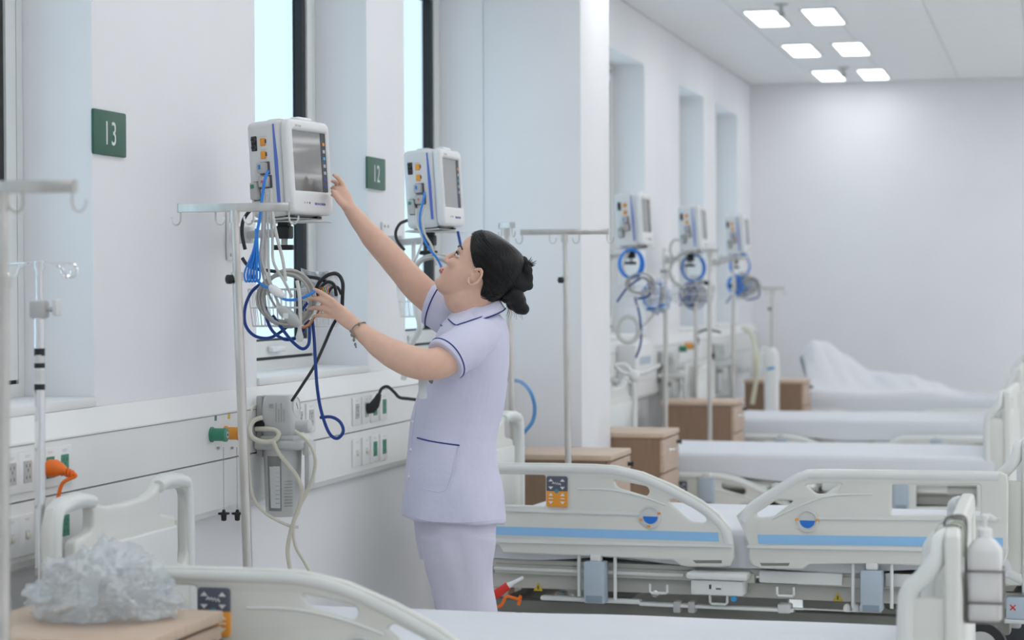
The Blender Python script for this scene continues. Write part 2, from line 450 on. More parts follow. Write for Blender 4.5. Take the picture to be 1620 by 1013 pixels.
# gas outlets with their hanging caps
Rx90 = Matrix.Rotation(PI/2, 3, 'Y')
for (px, py, m, wd, mk) in ((347, 688, M_GREEN, 'green', (341, 662)), (369, 686, M_ORANGE, 'orange', (362, 659))):
    p = onX(px, py, TF + .026)
    t = thing('gas_outlet', '%s round gas outlet on the trunking by the steel pole' % wd, 'gas outlet', (TF, p.y, p.z), 0, 'gas outlets')
    MB().lathe([(.024, 0), (.024, .004), (.020, .006), (.020, .040), (.022, .042), (.022, .050), (.016, .052)], (0, 0, 0), 28, Rx90).build('barrel', m, t)
    MB().lathe([(.010, .0505), (.010, .0535)], (0, 0, 0), 20, Rx90).build('port', M_GREYP, t)
    MB().lathe([(.004, .0535), (.004, .0545)], (0, 0, 0), 12, Rx90).build('port_hole', M_BLACK, t)
    q = tf(*mk)
    MB().rbox((.0008, q.y - p.y, q.z - p.z), (.0014, .016, .016), .0005, 1).build('gas_label', M_YEL if wd == 'orange' else M_GREEN, t)
for (px, wd) in ((343.5, 'under the green outlet'), (365, 'under the orange outlet')):
    a = tf(px, 709); b = tf(px + 1.5, 806)
    t = thing('chained_cap', 'black dust cap hanging on a bead chain ' + wd, 'cap', (TF + .021, a.y, a.z), 0, 'hanging caps')
    L = a.z - b.z
    ch = MB()
    n = 34
    for k in range(n): ch.ell((0, 0, -L * k / n), (.0019, .0019, .0026), seg=6, rings=4)
    ch.build('bead_chain', M_GREYP, t)
    MB().lathe([(.004, .004), (.004, -.003)], (-.016, 0, 0), 10, Rx90).build('chain_pin', M_GREYP, t)
    MB().lathe([(.004, 0), (.006, -.008), (.018, -.010), (.018, -.015), (.009, -.017), (.008, -.034), (.003, -.036)], (0, 0, -L), 16).build('dust_cap', M_BLACK, t)
# number plates
def number_plate(txt, pa, pb, lab):
    a = onX(*pa, WX); b = onX(*pb, WX); cy, cz = (a.y + b.y) / 2, (a.z + b.z) / 2; wdt = abs(b.y - a.y); hgt = abs(a.z - b.z)
    t = thing('number_plate', lab, 'sign', (WX, cy, cz), 0, 'bed number plates')
    X = lambda v: Vector((.004 + v.z, v.x, v.y))
    panel('plate', rounded([(-wdt/2, -hgt/2), (wdt/2, -hgt/2), (wdt/2, hgt/2), (-wdt/2, hgt/2)], .008), [], .008, .0015, X, M_DGREEN, t)
    text_mesh(txt, hgt * .53, lambda v: Vector((.0081 + v.z, v.x, v.y)), M_PRINTW, 'numeral', t, sx=.80)
number_plate('13', (144, 171), (196, 250), 'dark green number plate reading 13 on the left wall')
number_plate('12', (578, 247), (607, 302), 'dark green number plate reading 12 beside the second monitor')
# ================================================================== hospital beds
B12_T = R_(-4.5); B12_AX = Vector((math.cos(B12_T), math.sin(B12_T), 0)); B12_N = Vector((-math.sin(B12_T), math.cos(B12_T), 0))
B12_P = Vector((-1.0, 7.55, 0))                     # a point of the near rail plane of bed 12
HEADS = 1.15                                        # rail plane coordinate -> distance from the headboard
def rl(px, py, ox=0, oy=0, sc=1.0):
    """pixel on the near rail plane of bed 12 -> (distance from headboard, height)"""
    q = on_plane(ox + px / sc, oy + py / sc, B12_P, B12_N)
    return Vector(((q - B12_P).dot(B12_AX) + HEADS, q.z))
Z7 = dict(ox=760, oy=640, sc=2.715); Z8 = dict(ox=1160, oy=640, sc=2.715)
L7 = lambda pts: [rl(x, y, **Z7) for x, y in pts]
L8 = lambda pts: [rl(x, y, **Z8) for x, y in pts]
RAIL_Y = -.50; RT = .042
def smooth_loop(pts, n=4):
    return [p.to_2d() for p in catmull([Vector((p[0], p[1], 0)) for p in pts], n, True)]
# --- head-end rail
zt = L7([(62, 250)])[0].y
h_out = [Vector((.115, .47)), Vector((.10, .60)), Vector((.105, .70)), Vector((.13, .735)), Vector((.17, zt))] + \
    L7([(300, 252), (480, 256), (580, 262), (700, 290), (830, 345), (950, 410), (1030, 470), (1070, 530), (1088, 600), (1092, 660), (1075, 692), (1040, 697), (900, 697), (865, 692), (830, 668), (500, 652), (100, 637)]) + [Vector((.17, .44))]
h_holes = [rounded(L7([(572, 323), (720, 352), (732, 376), (716, 396), (588, 358)]), .014),
           rounded(L7([(806, 416), (828, 402), (962, 468), (976, 498), (962, 508), (905, 503)]), .012),
           rounded([Vector((.15, L7([(282, 436)])[0].y)), Vector((.15, .695)), Vector((.17, .705)), L7([(284, 303)])[0], L7([(284, 436)])[0]], .012)]
h_tube = [Vector((.125, .70)), Vector((.15, .728)), Vector((.19, zt - .019))] + L7([(300, 276), (480, 280), (575, 286), (690, 313), (815, 368), (935, 433), (1010, 490), (1052, 545), (1066, 600)])
# --- foot-end rail
f_out = L8([(14, 478), (60, 436), (120, 392), (250, 308), (300, 288), (350, 279), (680, 282), (1000, 286), (1150, 290), (1178, 302), (1182, 340), (1180, 640), (1165, 678), (840, 692), (560, 684), (330, 686), (300, 708), (120, 704), (85, 690), (70, 660), (66, 600), (44, 540)])
f_holes = [rounded(L8([(98, 470), (190, 408), (262, 414), (175, 480), (112, 484)]), .010),
           rounded(L8([(310, 346), (372, 338), (470, 338), (446, 382), (360, 386)]), .010),
           rounded(L8([(680, 344), (1064, 344), (1064, 474), (680, 474)]), .010)]
f_tube = L8([(40, 500), (75, 452), (135, 408), (262, 330), (310, 309), (356, 302), (680, 305), (1000, 309), (1140, 312)])
Xr = lambda y0: (lambda v: Vector((v.x, y0 - v.z, v.y)))
def band(poly_top, poly_bot, y_out, y_in):
    m = MB(); n = len(poly_top)
    ring = [p for p in poly_top] + [p for p in reversed(poly_bot)]
    return m.loft([[Vector((p.x, y_out, p.y)) for p in ring], [Vector((p.x, y_in, p.y)) for p in ring]])
def make_rail(kind, parent):
    out, holes, tb = (h_out, h_holes, h_tube) if kind == 'h' else (f_out, f_holes, f_tube)
    r = panel('side_rail', out, holes, RT * .62, .007, Xr(RAIL_Y), M_BED, parent)
    MB().tube([Vector((p.x, RAIL_Y, p.y)) for p in catmull([Vector((p.x, p.y, 0)) for p in tb], 5) for p in [Vector((p.x, p.y))]], .0195, 14).build('grip', M_BEDW, r)
    yo = RAIL_Y - RT * .31
    if kind == 'h':
        st, sb = L7([(40, 522), (1026, 549)]), L7([(40, 558), (1028, 588)])
        s1, s2 = L7([(40, 441), (300, 452), (690, 462)]), L7([(40, 453), (300, 464), (690, 474)])
        l1, l2 = L7([(40, 572), (1086, 601)]), L7([(40, 590), (1086, 612)])
        slot = L7([(915, 668), (1040, 668), (1040, 681), (930, 681)])
        arc = L7([(425, 362), (560, 366), (700, 396), (800, 432)])
        ind = L7([(735, 480)])[0]
    else:
        st, sb = L8([(108, 558), (1160, 572)]), L8([(112, 597), (1160, 612)])
        s1, s2 = L8([(370, 480), (960, 484), (1150, 486)]), L8([(370, 492), (960, 496), (1150, 498)])
        l1, l2 = L8([(66, 602), (1178, 616)]), L8([(66, 614), (1178, 634)])
        slot = L8([(118, 680), (246, 680), (240, 692), (125, 692)])
        arc = L8([(170, 492), (300, 430), (420, 392), (600, 384)])
        ind = L8([(322, 497)])[0]
    band(st, sb, yo - .0012, yo + .002).build('blue_band', M_BLUE, r, False, label='light blue band')
    band(s1, s2, yo - .006, yo + .002).build('ledge', M_BEDW, r, False)
    band(l1, l2, yo - .009, yo + .002).build('lower_ledge', M_BEDW, r, False)
    m = MB(); ring = slot; m.loft([[Vector((p.x, yo - .0008, p.y)) for p in ring], [Vector((p.x, yo + .002, p.y)) for p in ring]]); m.build('slot', M_BEDDK, r, False)
    MB().tube([Vector((p.x, yo - .0005, p.y)) for p in catmull([Vector((p.x, p.y, 0)) for p in arc], 5)], .0035, 8).build('moulded_rib', M_BEDW, r)
    c = Vector((ind.x, yo, ind.y)); Ry = Matrix.Rotation(PI/2, 3, 'X')
    g = MB().lathe([(.041, -.002), (.041, .006), (.033, .008), (.032, .003)], c, 32, Ry).build('angle_gauge', M_LGREY, r)
    MB().lathe([(.032, .002), (.032, .0035)], c, 32, Ry).build('gauge_face', M_LGREY, g)
    d = MB(); pts = [Vector((c.x + .027 * math.cos(a), c.y - .0042, c.z + .027 * math.sin(a))) for a in [PI + PI * k / 14 for k in range(15)]]
    d.loft([pts, [p + Vector((0, .001, 0)) for p in pts]]); d.build('gauge_level', M_CYAN if False else mat('gauge_blue', srgb(40, 120, 215), .4, noise=.01), g, False)
    for a in ((-100, 20, 200) if kind == 'h' else (5, 175)):
        a = R_(a); MB().rbox((c.x + .036 * math.cos(a), c.y - .008, c.z + .036 * math.sin(a)), (.012, .003, .008), .001, 1).build('gauge_marker', M_ORANGE, g)
    if kind == 'h':
        a, b = L7([(290, 306), (380, 440)]); x0, x1, z1, z0 = a.x, b.x, a.y, b.y; zm = z0 + (z1 - z0) * .52; yy = yo - .006
        cp = panel('control_panel', rounded([Vector((x0, z0)), Vector((x1, z0)), Vector((x1, z1)), Vector((x0, z1))], .009), [], .012, .002, Xr(yo - .001), mat('panel_slate', srgb(92, 96, 110), .45, noise=.02), r)
        panel('control_face', rounded([Vector((x0 - .0004, z0 - .0004)), Vector((x1 + .0004, z0 - .0004)), Vector((x1 + .0004, zm)), Vector((x0 - .0004, zm))], [.009, .009, .001, .001]), [], .0128, .0018, Xr(yo - .001), M_ORANGE, cp)
        W, H = x1 - x0, z1 - z0
        ic = MB()
        def tri(cx, cz, s, up, mbx=ic):
            k = 1 if up else -1
            P = [Vector((cx - s, yy - .0032, cz - k * s * .5)), Vector((cx + s, yy - .0032, cz - k * s * .5)), Vector((cx, yy - .0032, cz + k * s * .6))]
            mbx.loft([P, [p + Vector((0, .001, 0)) for p in P]])
        for fx in (.22, .78):
            tri(x0 + W * fx, z0 + H * .87, .009, True); tri(x0 + W * fx, z0 + H * .62, .009, False)
            tri(x0 + W * fx, z0 + H * .40, .009, True); tri(x0 + W * fx, z0 + H * .14, .009, False)
        wv = [Vector((x0 + W * (.30 + .40 * k / 8), yy - .0028, z0 + H * (.78 - .04 * k / 8) + (.004 if k % 2 else -.003))) for k in range(9)]
        ic.tube(wv, .0018, 6)
        for fx in (.22, .78): ic.tube([Vector((x0 + W * fx - .008, yy - .0028, z0 + H * .27)), Vector((x0 + W * fx + .008, yy - .0028, z0 + H * .27))], .0016, 6)
        ic.build('control_icon', M_PRINTW, cp, False)
        MB().lathe([(.0075, 0), (.0075, .002), (.003, .0022)], (x0 + W * .5, yy - .002, zm), 18, Ry).build('power_button', mat('teal_button', srgb(60, 150, 165), .4, noise=.02), cp)
    return r
def end_board(name, parent, x0, inward):
    """head or foot board in the y-z plane; inward = +1 / -1 along the bed"""
    W = .452 if inward < 0 else .432; foot = inward < 0
    if not foot:
        half = [(0, .838), (.12, .842), (.18, .856), (.215, .880), (.27, .892), (.37, .884), (.41, .866), (W, .82), (W, .44), (.41, .415), (0, .415)]
        hole = rounded([Vector((.205, .850)), Vector((.365, .845)), Vector((.393, .825)), Vector((.393, .66)), Vector((.366, .630)), Vector((.316, .650)), Vector((.306, .775)), Vector((.205, .790))], .016)
    else:
        half = [(0, .868), (.20, .868), (.40, .866), (.44, .852), (W, .82), (W, .34), (.43, .32), (0, .32)]
        hole = rounded([Vector((.20, .815)), Vector((.39, .815)), Vector((.39, .62)), Vector((.34, .62)), Vector((.30, .74)), Vector((.20, .755))], .02)
    out = [Vector(p) for p in half] + [Vector((-a, b)) for a, b in reversed(half[1:-1])]
    holes = [hole, [Vector((-p.x, p.y)) for p in reversed(hole)]]
    o = panel(name, out, holes, .034, .010, lambda v: Vector((x0 + v.z, v.x, v.y)), M_BED, parent, 3)
    for s in (-1, 1):
        if not foot:
            pts = [Vector((x0 + .012, s * y, z)) for y, z in ((.205, .862), (.27, .872), (.355, .864), (.403, .838), (.412, .70), (.412, .56), (.412, .43))]
        else:
            pts = [Vector((x0 - a, s * y, z)) for a, y, z in ((.012, .34, .845), (.030, .40, .835), (.036, .425, .80), (.060, .43, .765), (.088, .43, .735), (.098, .43, .69), (.098, .43, .50), (.085, .43, .42), (.012, .43, .38))]
        MB().tube(catmull(pts, 6), .0175 if not foot else .020, 12).build('grip', M_BEDW, o)
        if foot: MB().rbox((x0 - .055, s * .43, .54), (.085, .022, .36), .008, 2).build('side_wing', M_BED, o)
    MB().rbox((x0 + inward * .019, 0, .60), (.016, .60, .30), .007, 3).build('inset_panel', M_BEDW, o)
    return o
def make_mattress(parent):
    x0, x1, y0, y1, z0, z1 = .06, 2.02, -.455, .455, .392, .525
    rings = []; n = 56
    prof = [(0, -.012, 0), (.0, .0, .03), (.006, .0, .06), (.004, 0, .105), (.012, 0, .124), (.030, 0, .132), (.07, 0, .135)]
    def ring(ins, z, wob):
        pts = []
        corners = rounded([(x0 + ins, y0 + ins), (x1 - ins, y0 + ins), (x1 - ins, y1 - ins), (x0 + ins, y1 - ins)], .06, 5)
        dense = []
        for i in range(len(corners)):
            a, b = corners[i], corners[(i + 1) % len(corners)]; k = max(1, int((b - a).length / .06))
            for q in range(k): dense.append(a + (b - a) * q / k)
        for p in dense:
            w = wob * (math.sin(p.x * 5.1 + p.y * 3) + .6 * math.sin(p.x * 11.3 + 1))
            pts.append(Vector((p.x, p.y, z + w)))
        return pts
    base = None
    for ins, dz, h in prof:
        wob = .010 if h < .02 else (.004 if h < .07 else .0015)
        r = ring(0, z0 + h, wob)
        c = Vector(((x0 + x1) / 2, (y0 + y1) / 2, 0))
        r2 = []
        for p in r:
            d = Vector((p.x - c.x, p.y - c.y, 0)); L = d.length
            sx = (abs(d.x) - ins) / max(abs(d.x), 1e-6) if abs(d.x) > ins else 1; sy = (abs(d.y) - ins) / max(abs(d.y), 1e-6) if abs(d.y) > ins else 1
            r2.append(Vector((c.x + d.x * (sx if abs(d.x) > .9 else 1), c.y + d.y * (sy if abs(d.y) > .38 else 1), p.z)))
        rings.append(r2)
    for k in (.75, .45, .15):
        rings.append([Vector(((x0+x1)/2 + (p.x - (x0+x1)/2) * (k + (1-k) * .2 if False else k), p.y * k, z0 + .1355 + .0015 * math.sin(p.x * 7) * k)) for p in rings[6]])
    m = MB().loft(rings); return m.build('mattress', M_SHEET, parent, True, 60)
def zl(px, py, crop):   # pixel in the two under-bed crops -> rail coords
    return rl(px, py, *(dict(ox=760, oy=860, sc=3.857) if crop == 9 else dict(ox=1160, oy=860, sc=5.0625)).values())
def ubox(name, parent, a, b, crop, y0, y1, m, r=.006):
    p, q = zl(*a, crop), zl(*b, crop)
    return MB().rbox(((p.x + q.x) / 2, (y0 + y1) / 2, (p.y + q.y) / 2), (abs(q.x - p.x), abs(y1 - y0), abs(p.y - q.y)), min(r, abs(p.y - q.y) * .4, abs(y1 - y0) * .4), 2).build(name, m, parent)
def make_bed():
    t = thing('hospital_bed', 'bed', 'bed', group='hospital beds')
    make_mattress(t)
    end_board('headboard', t, -.065, 1)
    end_board('footboard', t, 2.055, -1)
    # mattress deck and chassis
    MB().rbox((1.04, 0, .372), (1.92, .88, .028), .006, 2).build('mattress_deck', M_BEDMET, t)
    for s in (-1, 1):
        for (cx, lx) in ((.62, .98), (1.62, .72)): MB().rbox((cx, s * .435, .351), (lx, .03, .036), .006, 2).build('deck_side_tube', M_BEDMET, t)
    ch = MB()
    for s in (-1, 1): ch.rbox((1.04, s * .38, .302), (2.0, .04, .056), .006, 2)
    for x in (.06, .7, 1.4, 2.02): ch.rbox((x, 0, .302), (.05, .74, .05), .006, 2)
    ch.build('chassis', M_BEDMET, t)
    for x, sx in ((-.03, .12), (2.045, .04)): MB().rbox((x, 0, .395), (sx, .62, .05), .008, 2).build('board_mount', M_BEDMET, t)
    base = MB()
    for s in (-1, 1): base.rbox((1.04, s * .33, .20), (1.9, .06, .05), .01, 2)
    for x in (.14, 1.94): base.rbox((x, 0, .20), (.06, .70, .05), .01, 2)
    base.build('base_frame', M_BEDDK, t)
    for x in (.5, 1.58):
        c = MB().rbox((x, 0, .25), (.14, .20, .09), .02, 2); c.build('lift_column', M_BEDDK, t)
    for x in (.14, 1.94):
        for s in (-1, 1):
            w = MB().lathe([(.030, -.022), (.058, -.020), (.062, -.012), (.062, .012), (.058, .020), (.030, .022)], (x, s * .36, .063), 24, Matrix.Rotation(PI/2, 3, 'X')).build('caster', M_DKGREY, t)
            MB().rbox((x, s * .36, .125), (.05, .062, .07), .014, 2).build('caster_fork', M_LGREY, w)
    # near-side fittings, mirrored on the far side
    for sgn in (1, -1):
        yo = -.475 * sgn
        def Y(a, b): return (a * sgn, b * sgn)
        b1 = ubox('latch_box', t, (640, 105), (770, 365), 9, *Y(-.525, -.475), M_GREYBLUE)
        ubox('latch_recess', b1, (655, 312), (755, 358), 9, *Y(-.5262, -.5235), mat('latch_dark', srgb(140, 154, 168), .5, noise=.02), .001)
        ubox('latch_neck', b1, (675, 62), (742, 112), 9, *Y(-.515, -.485), M_BEDW)
        b2 = ubox('latch_box', t, (1025, 210), (1200, 545), 10, *Y(-.525, -.475), M_GREYBLUE)
        ubox('latch_recess', b2, (1045, 485), (1178, 540), 10, *Y(-.5262, -.5235), MATS['latch_dark'], .001)
        ubox('latch_neck', b2, (1065, 150), (1162, 215), 10, *Y(-.515, -.485), M_BEDW)
        for (px, cr, a, b) in ((600, 9, 75, 325), (820, 9, 75, 345), (958, 10, 165, 515), (1267, 10, 170, 525)):
            p, q = zl(px, a, cr), zl(px, b, cr)
            MB().cyl((p.x, -.495 * sgn, p.y), (q.x, -.495 * sgn, q.y), .0065, 12).build('guide_rod', M_BEDW, t)
        cb = ubox('drive_box', t, (1290, 215), (1610, 322), 9, *Y(-.52, -.43), M_BEDW, .008)
        ubox('drive_box_lid', cb, (1266, 168), (1640, 226), 9, *Y(-.535, -.43), M_BEDW, .012)
        p = zl(1440, 262, 9); MB().rbox((p.x, -.5205 * sgn, p.y), (.05, .002, .02), .0005, 1).build('rating_label', M_PRINTW, cb)
        pr = MB(); pr.bb((p.x - .022, -.522 * sgn, p.y - .008), (p.x - .013, -.5216 * sgn, p.y + .008)); pr.bb((p.x + .003, -.522 * sgn, p.y - .009), (p.x + .022, -.5216 * sgn, p.y - .003)); pr.build('label_print', M_INK, cb, False)
        p = zl(1550, 335, 9); MB().lathe([(.011, 0), (.011, .006), (.006, .008)], (p.x, -.505 * sgn, p.y), 18, Matrix.Rotation(PI/2 * sgn, 3, 'X')).build('blue_button', M_CYAN, t)
        for (a, b, c_, cr) in ((1030, 1136, 250, 9), (1398, 1502, 316, 9), (345, 480, 350, 10)):
            p, q = zl(a, c_, cr), zl(b, c_, cr); dz = .032
            MB().tube([(p.x, -.49 * sgn, p.y), (p.x, -.49 * sgn, p.y - dz + .006), (p.x + .006, -.49 * sgn, p.y - dz), (q.x - .006, -.49 * sgn, p.y - dz), (q.x, -.49 * sgn, p.y - dz + .006), (q.x, -.49 * sgn, p.y)], .0048, 8).build('hook_loop', M_BEDW, t)
        ubox('side_plate', t, (60, 146), (1228, 215), 9, *Y(-.47, -.455), M_BEDW)
        ubox('side_plate', t, (190, 228), (862, 352), 10, *Y(-.47, -.455), M_BEDW)
        ubox('side_plate', t, (1205, 250), (1640, 375), 10, *Y(-.47, -.455), M_BEDW)
        for (px, py, cr) in ((303, 288, 9), (798, 462, 10)):
            p = zl(px, py, cr); s = .018; yw = -.402 * sgn
            P = [Vector((p.x - s, yw, p.y - s * .8)), Vector((p.x + s, yw, p.y - s * .8)), Vector((p.x, yw, p.y + s * .9))]
            wl = MB().loft([P, [v + Vector((0, -.002 * sgn, 0)) for v in P]]).build('warning_label', M_YEL, t, False)
            MB().bb((p.x - .003, yw - .0026 * sgn, p.y - .009), (p.x + .003, yw - .002 * sgn, p.y + .005)).build('warning_mark', M_INK, wl, False)
        ubox('foot_beam', t, (340, 330), (955, 386), 9, *Y(-.455, -.42), M_BEDW)
        ubox('foot_beam', t, (952, 368), (1900, 432), 9, *Y(-.47, -.43), M_BEDW)
        for px in (1185, 1275): ubox('beam_clip', t, (px - 22, 362), (px + 22, 434), 9, *Y(-.474, -.43), M_GREYP)
        ubox('beam_clip', t, (340, 495), (445, 575), 10, *Y(-.474, -.42), M_LGREY)
        ubox('brake_bar', t, (450, 535), (1165, 572), 10, *Y(-.46, -.43), M_WHITEP)
        for px in (890, 960, 1020):
            p = zl(px, 530, 10); MB().lathe([(.014, -.015), (.014, .0), (.008, .010), (.003, .012)], (p.x, -.445 * sgn, p.y), 14).build('brake_knob', M_WHITEP, t)
        p = zl(1025, 328, 9); MB().lathe([(.013, 0), (.013, .008), (.006, .012)], (p.x, -.402 * sgn, p.y), 16, Matrix.Rotation(PI/2 * sgn, 3, 'X')).build('bolt', M_CHROME, t)
    return t
bed = make_bed()
def add_rails(b, rails):
    for (kind, side, drop) in rails:
        key = kind
        if key not in KIDS: KIDS[key] = make_rail(kind, None)
        r = copy_tree(KIDS[key], b)
        if side == 'far': r.scale = (1, -1, 1)
        r.location = (0, .0 if drop == 0 else (.012 if side == 'near' else -.012), -drop)
LOW = .325
bed_o12 = B12_P + B12_N * .5 - B12_AX * HEADS
BEDS = [((-2.268, 5.12, 0), 0., (('h', 'near', 0), ('f', 'near', LOW), ('h', 'far', LOW), ('f', 'far', LOW)), 'white hospital bed in the foreground below plate 13, bottle basket on its footboard'),
        (tuple(bed_o12), B12_T, (('h', 'near', 0), ('f', 'near', 0), ('h', 'far', LOW), ('f', 'far', LOW)), 'hospital bed right behind the nurse with both raised blue banded rails'),
        ((-2.27, 11.55, 0), R_(-2), (('h', 'near', LOW), ('f', 'near', LOW), ('h', 'far', LOW), ('f', 'far', LOW)), 'third hospital bed from the front, beyond the pillar, rails lowered'),
        ((-2.27, 14.5, 0), 0., (('h', 'near', LOW), ('f', 'near', LOW), ('h', 'far', LOW), ('f', 'far', LOW)), 'hospital bed in the background, fourth from the front'),
        ((-2.27, 17.5, 0), 0., (('h', 'near', LOW), ('f', 'near', LOW), ('h', 'far', LOW), ('f', 'far', LOW)), 'farthest hospital bed with the crumpled sheet, at the far wall')]
bed_objs = [bed] + [copy_tree(bed) for _ in BEDS[1:]]
for b, (loc, rz, rails, lab) in zip(bed_objs, BEDS):
    place(b, loc, rz, lab, 'hospital beds'); add_rails(b, rails)
for k in list(KIDS.values()):
    for c in [g for c in k.children for g in c.children] + list(k.children) + [k]: bpy.data.objects.remove(c)
KIDS.clear()
# ================================================================== bedside cabinets
def make_cabinet():
    W, D, H = .45, .47, .667            # W along the wall, D away from it; drawers face the room (+x)
    t = thing('bedside_cabinet', 'c', 'cabinet')
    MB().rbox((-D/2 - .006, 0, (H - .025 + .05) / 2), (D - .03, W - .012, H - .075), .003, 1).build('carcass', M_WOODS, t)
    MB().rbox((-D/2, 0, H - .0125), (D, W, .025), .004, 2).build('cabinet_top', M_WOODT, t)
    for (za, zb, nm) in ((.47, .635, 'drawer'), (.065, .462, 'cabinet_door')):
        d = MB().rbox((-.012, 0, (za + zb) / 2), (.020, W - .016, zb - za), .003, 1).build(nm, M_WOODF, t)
        zc = (za + zb) / 2 + (.02 if nm == 'drawer' else .10)
        h = MB().tube([(-.002, -.05, zc), (.014, -.045, zc), (.014, .045, zc), (-.002, .05, zc)], .005, 8).build('handle', M_CHROME, d)
    MB().lathe([(.010, 0), (.010, .004), (.006, .012), (.014, .018), (.010, .024)], (-.002, W/2 - .06, .60), 16, Rx90).build('knob', M_BLACK, t)
    for sx in (-1, 1):
        for sy in (-1, 1):
            c = MB().lathe([(.012, -.011), (.024, -.009), (.024, .009), (.012, .011)], (-D/2 + sx * (D/2 - .05), sy * (W/2 - .05), .024), 16, Matrix.Rotation(PI/2, 3, 'X')).build('caster', M_DKGREY, t)
            MB().rbox((-D/2 + sx * (D/2 - .05), sy * (W/2 - .05), .046), (.03, .034, .018), .004, 1).build('caster_fork', M_GREYP, c)
    return t
cab = make_cabinet()
CABS = [((-1.81, 4.285, 0), 0, 'light wooden bedside cabinet in the foreground with the plastic bag on top'),
        ((-1.845, 9.25, 0), 0, 'wooden bedside cabinet standing before the pillar behind the steel pole'),
        ((-1.868, 10.66, 0), 0, 'wooden bedside cabinet just beyond the pillar with two visible drawer fronts'),
        ((-1.945, 13.60, 0), 0, 'wooden bedside cabinet between the third and fourth beds'),
        ((-1.86, 16.72, 0), 0, 'wooden bedside cabinet farthest away beside the crumpled sheet')]
for i, (loc, rz, lab) in enumerate(CABS):
    place(cab if i == 0 else copy_tree(cab), loc, rz, lab, 'bedside cabinets')
# ================================================================== patient monitors
MD0, MD1, MW, MH = -.075, .048, .255, .297
def make_monitor():
    t = thing('patient_monitor', 'm', 'monitor')
    sh = MB().rbox(((MD0 + MD1) / 2, 0, MH / 2), (MD1 - MD0, MW, MH), .020, 4).build('shell', M_MON, t)
    fr = panel('front_bezel', rounded([Vector((-MW/2 - .003, .004)), Vector((MW/2 + .003, .004)), Vector((MW/2 + .003, MH)), Vector((-MW/2 - .003, MH))], .030, 6), [rounded([Vector((-.100, .078)), Vector((.108, .078)), Vector((.108, .262)), Vector((-.100, .262))], .005)], .032, .012, lambda v: Vector((MD1 + .014 + v.z, v.x, v.y)), M_MONF, t, 3)
    MB().bb((MD1 - .002, -.101, .077), (MD1 + .022, .109, .263)).build('screen_tray', M_DKGREY, t, False)
    MB().bb((MD1 + .0215, -.100, .078), (MD1 + .0225, .078, .262)).build('screen', M_SCREEN, t, False)
    k = MB().bb((MD1 + .0215, .078, .078), (MD1 + .0235, .108, .262)).build('key_strip', M_DKGREY, t, False)
    for (z, m) in ((.228, M_ORANGE), (.205, M_GREYBLUE), (.183, M_CYAN), (.160, M_GREYBLUE), (.138, M_GREYBLUE), (.117, M_PRINTBLUE), (.096, M_PRINTBLUE)):
        MB().rbox((MD1 + .024, .094, z), (.001, .014, .010), .0004, 1).build('touch_key', m, k)
    # alarm lamp / handle crest on top
    MB().rbox((MD1 - .002, .005, MH + .001), (.040, .085, .022), .010, 3).build('alarm_lamp', mat('lamp_clear', (.80, .82, .84), .2, noise=.01), t)
    MB().rbox((-.02, 0, MH + .004), (.05, .10, .014), .006, 2).build('carry_handle', M_MON, t)
    # coloured stripe and sockets on the side that faces the bed head
    ys = -MW / 2
    st = [Vector((.024, ys - .0012, .030)), Vector((.034, ys - .0012, .030)), Vector((.033, ys - .0012, .17)), Vector((.026, ys - .0012, .283)), Vector((.021, ys - .0012, .283)), Vector((.021, ys - .0012, .17))]
    MB().loft([st, [v + Vector((0, .004, 0)) for v in st]]).build('side_stripe', M_STRIPE, t, False)
    Ry = Matrix.Rotation(PI/2, 3, 'X')
    sk = MB().rbox((-.047, ys, .228), (.020, .006, .046), .003, 2).build('dual_port', M_BLACK, t)
    for z in (.240, .216): MB().lathe([(.0085, 0), (.0085, .004), (.005, .0042), (.005, .001)], (-.047, ys - .002, z), 16, Ry).build('port_ring', M_DKGREY, sk)
    for z in (.231, .191):
        o = MB().rbox((-.016, ys, z), (.019, .006, .024), .002, 2).build('orange_port', M_ORANGE, t)
        MB().rbox((-.006, ys - .0005, z + .002), (.005, .006, .012), .001, 1).build('port_key', M_INK, o)
        MB().bb((-.028, ys - .0006, z + .016), (-.002, ys + .001, z + .0175)).build('port_caption', M_GREYP, t, False)
    for (x, z, sx, sz, m) in ((-.017, .150, .030, .034, M_GREYP), (-.013, .108, .032, .034, M_GREYP), (-.047, .082, .026, .054, M_GREYP)):
        pl_ = MB().rbox((x, ys - .010, z), (sx, .026, sz), .005, 2).build('plug', m, t)
        MB().rbox((x + .004, ys - .001, z), (sx + .006, .004, sz + .006), .002, 1).build('plug_surround', M_INK, pl_)
    MB().rbox((-.020, ys - .0235, .153), (.008, .002, .014), .0006, 1).build('plug_mark', M_BLUECAB, t)
    MB().rbox((-.014, ys - .0235, .108), (.007, .002, .008), .0006, 1).build('plug_mark', mat('red_mark', srgb(220, 96, 90), .5, noise=.02), t)
    MB().rbox((-.049, ys - .0235, .096), (.012, .002, .012), .0006, 1).build('plug_mark', M_GREEN, t)
    for y in (-.085, .085): MB().bb((MD0 + .02, y - .015, -.003), (MD1, y + .015, .002)).build('foot', M_BLACK, t, False)
    xf = MD1 + .030
    text_mesh('Life Scope', .0095, lambda v: Vector((xf + v.z, v.x - .070, v.y + .276)), M_GREYP, 'lettering', t, .9)
    text_mesh('NIHON KOHDEN', .0075, lambda v: Vector((xf + v.z, v.x + .040, v.y + .038)), M_PRINTBLUE, 'maker_lettering', t, .8)
    for y in (-.055, -.040, -.025): MB().lathe([(.0032, 0), (.0032, .001)], (xf - .0002, y, .040), 10, Rx90).build('indicator', M_GREYP if y < -.03 else M_INK, t)
    MB().rbox((-.02, 0, -.006), (.13, .22, .006), .002, 1).build('mount_plate', M_LGREY, t)
    return t
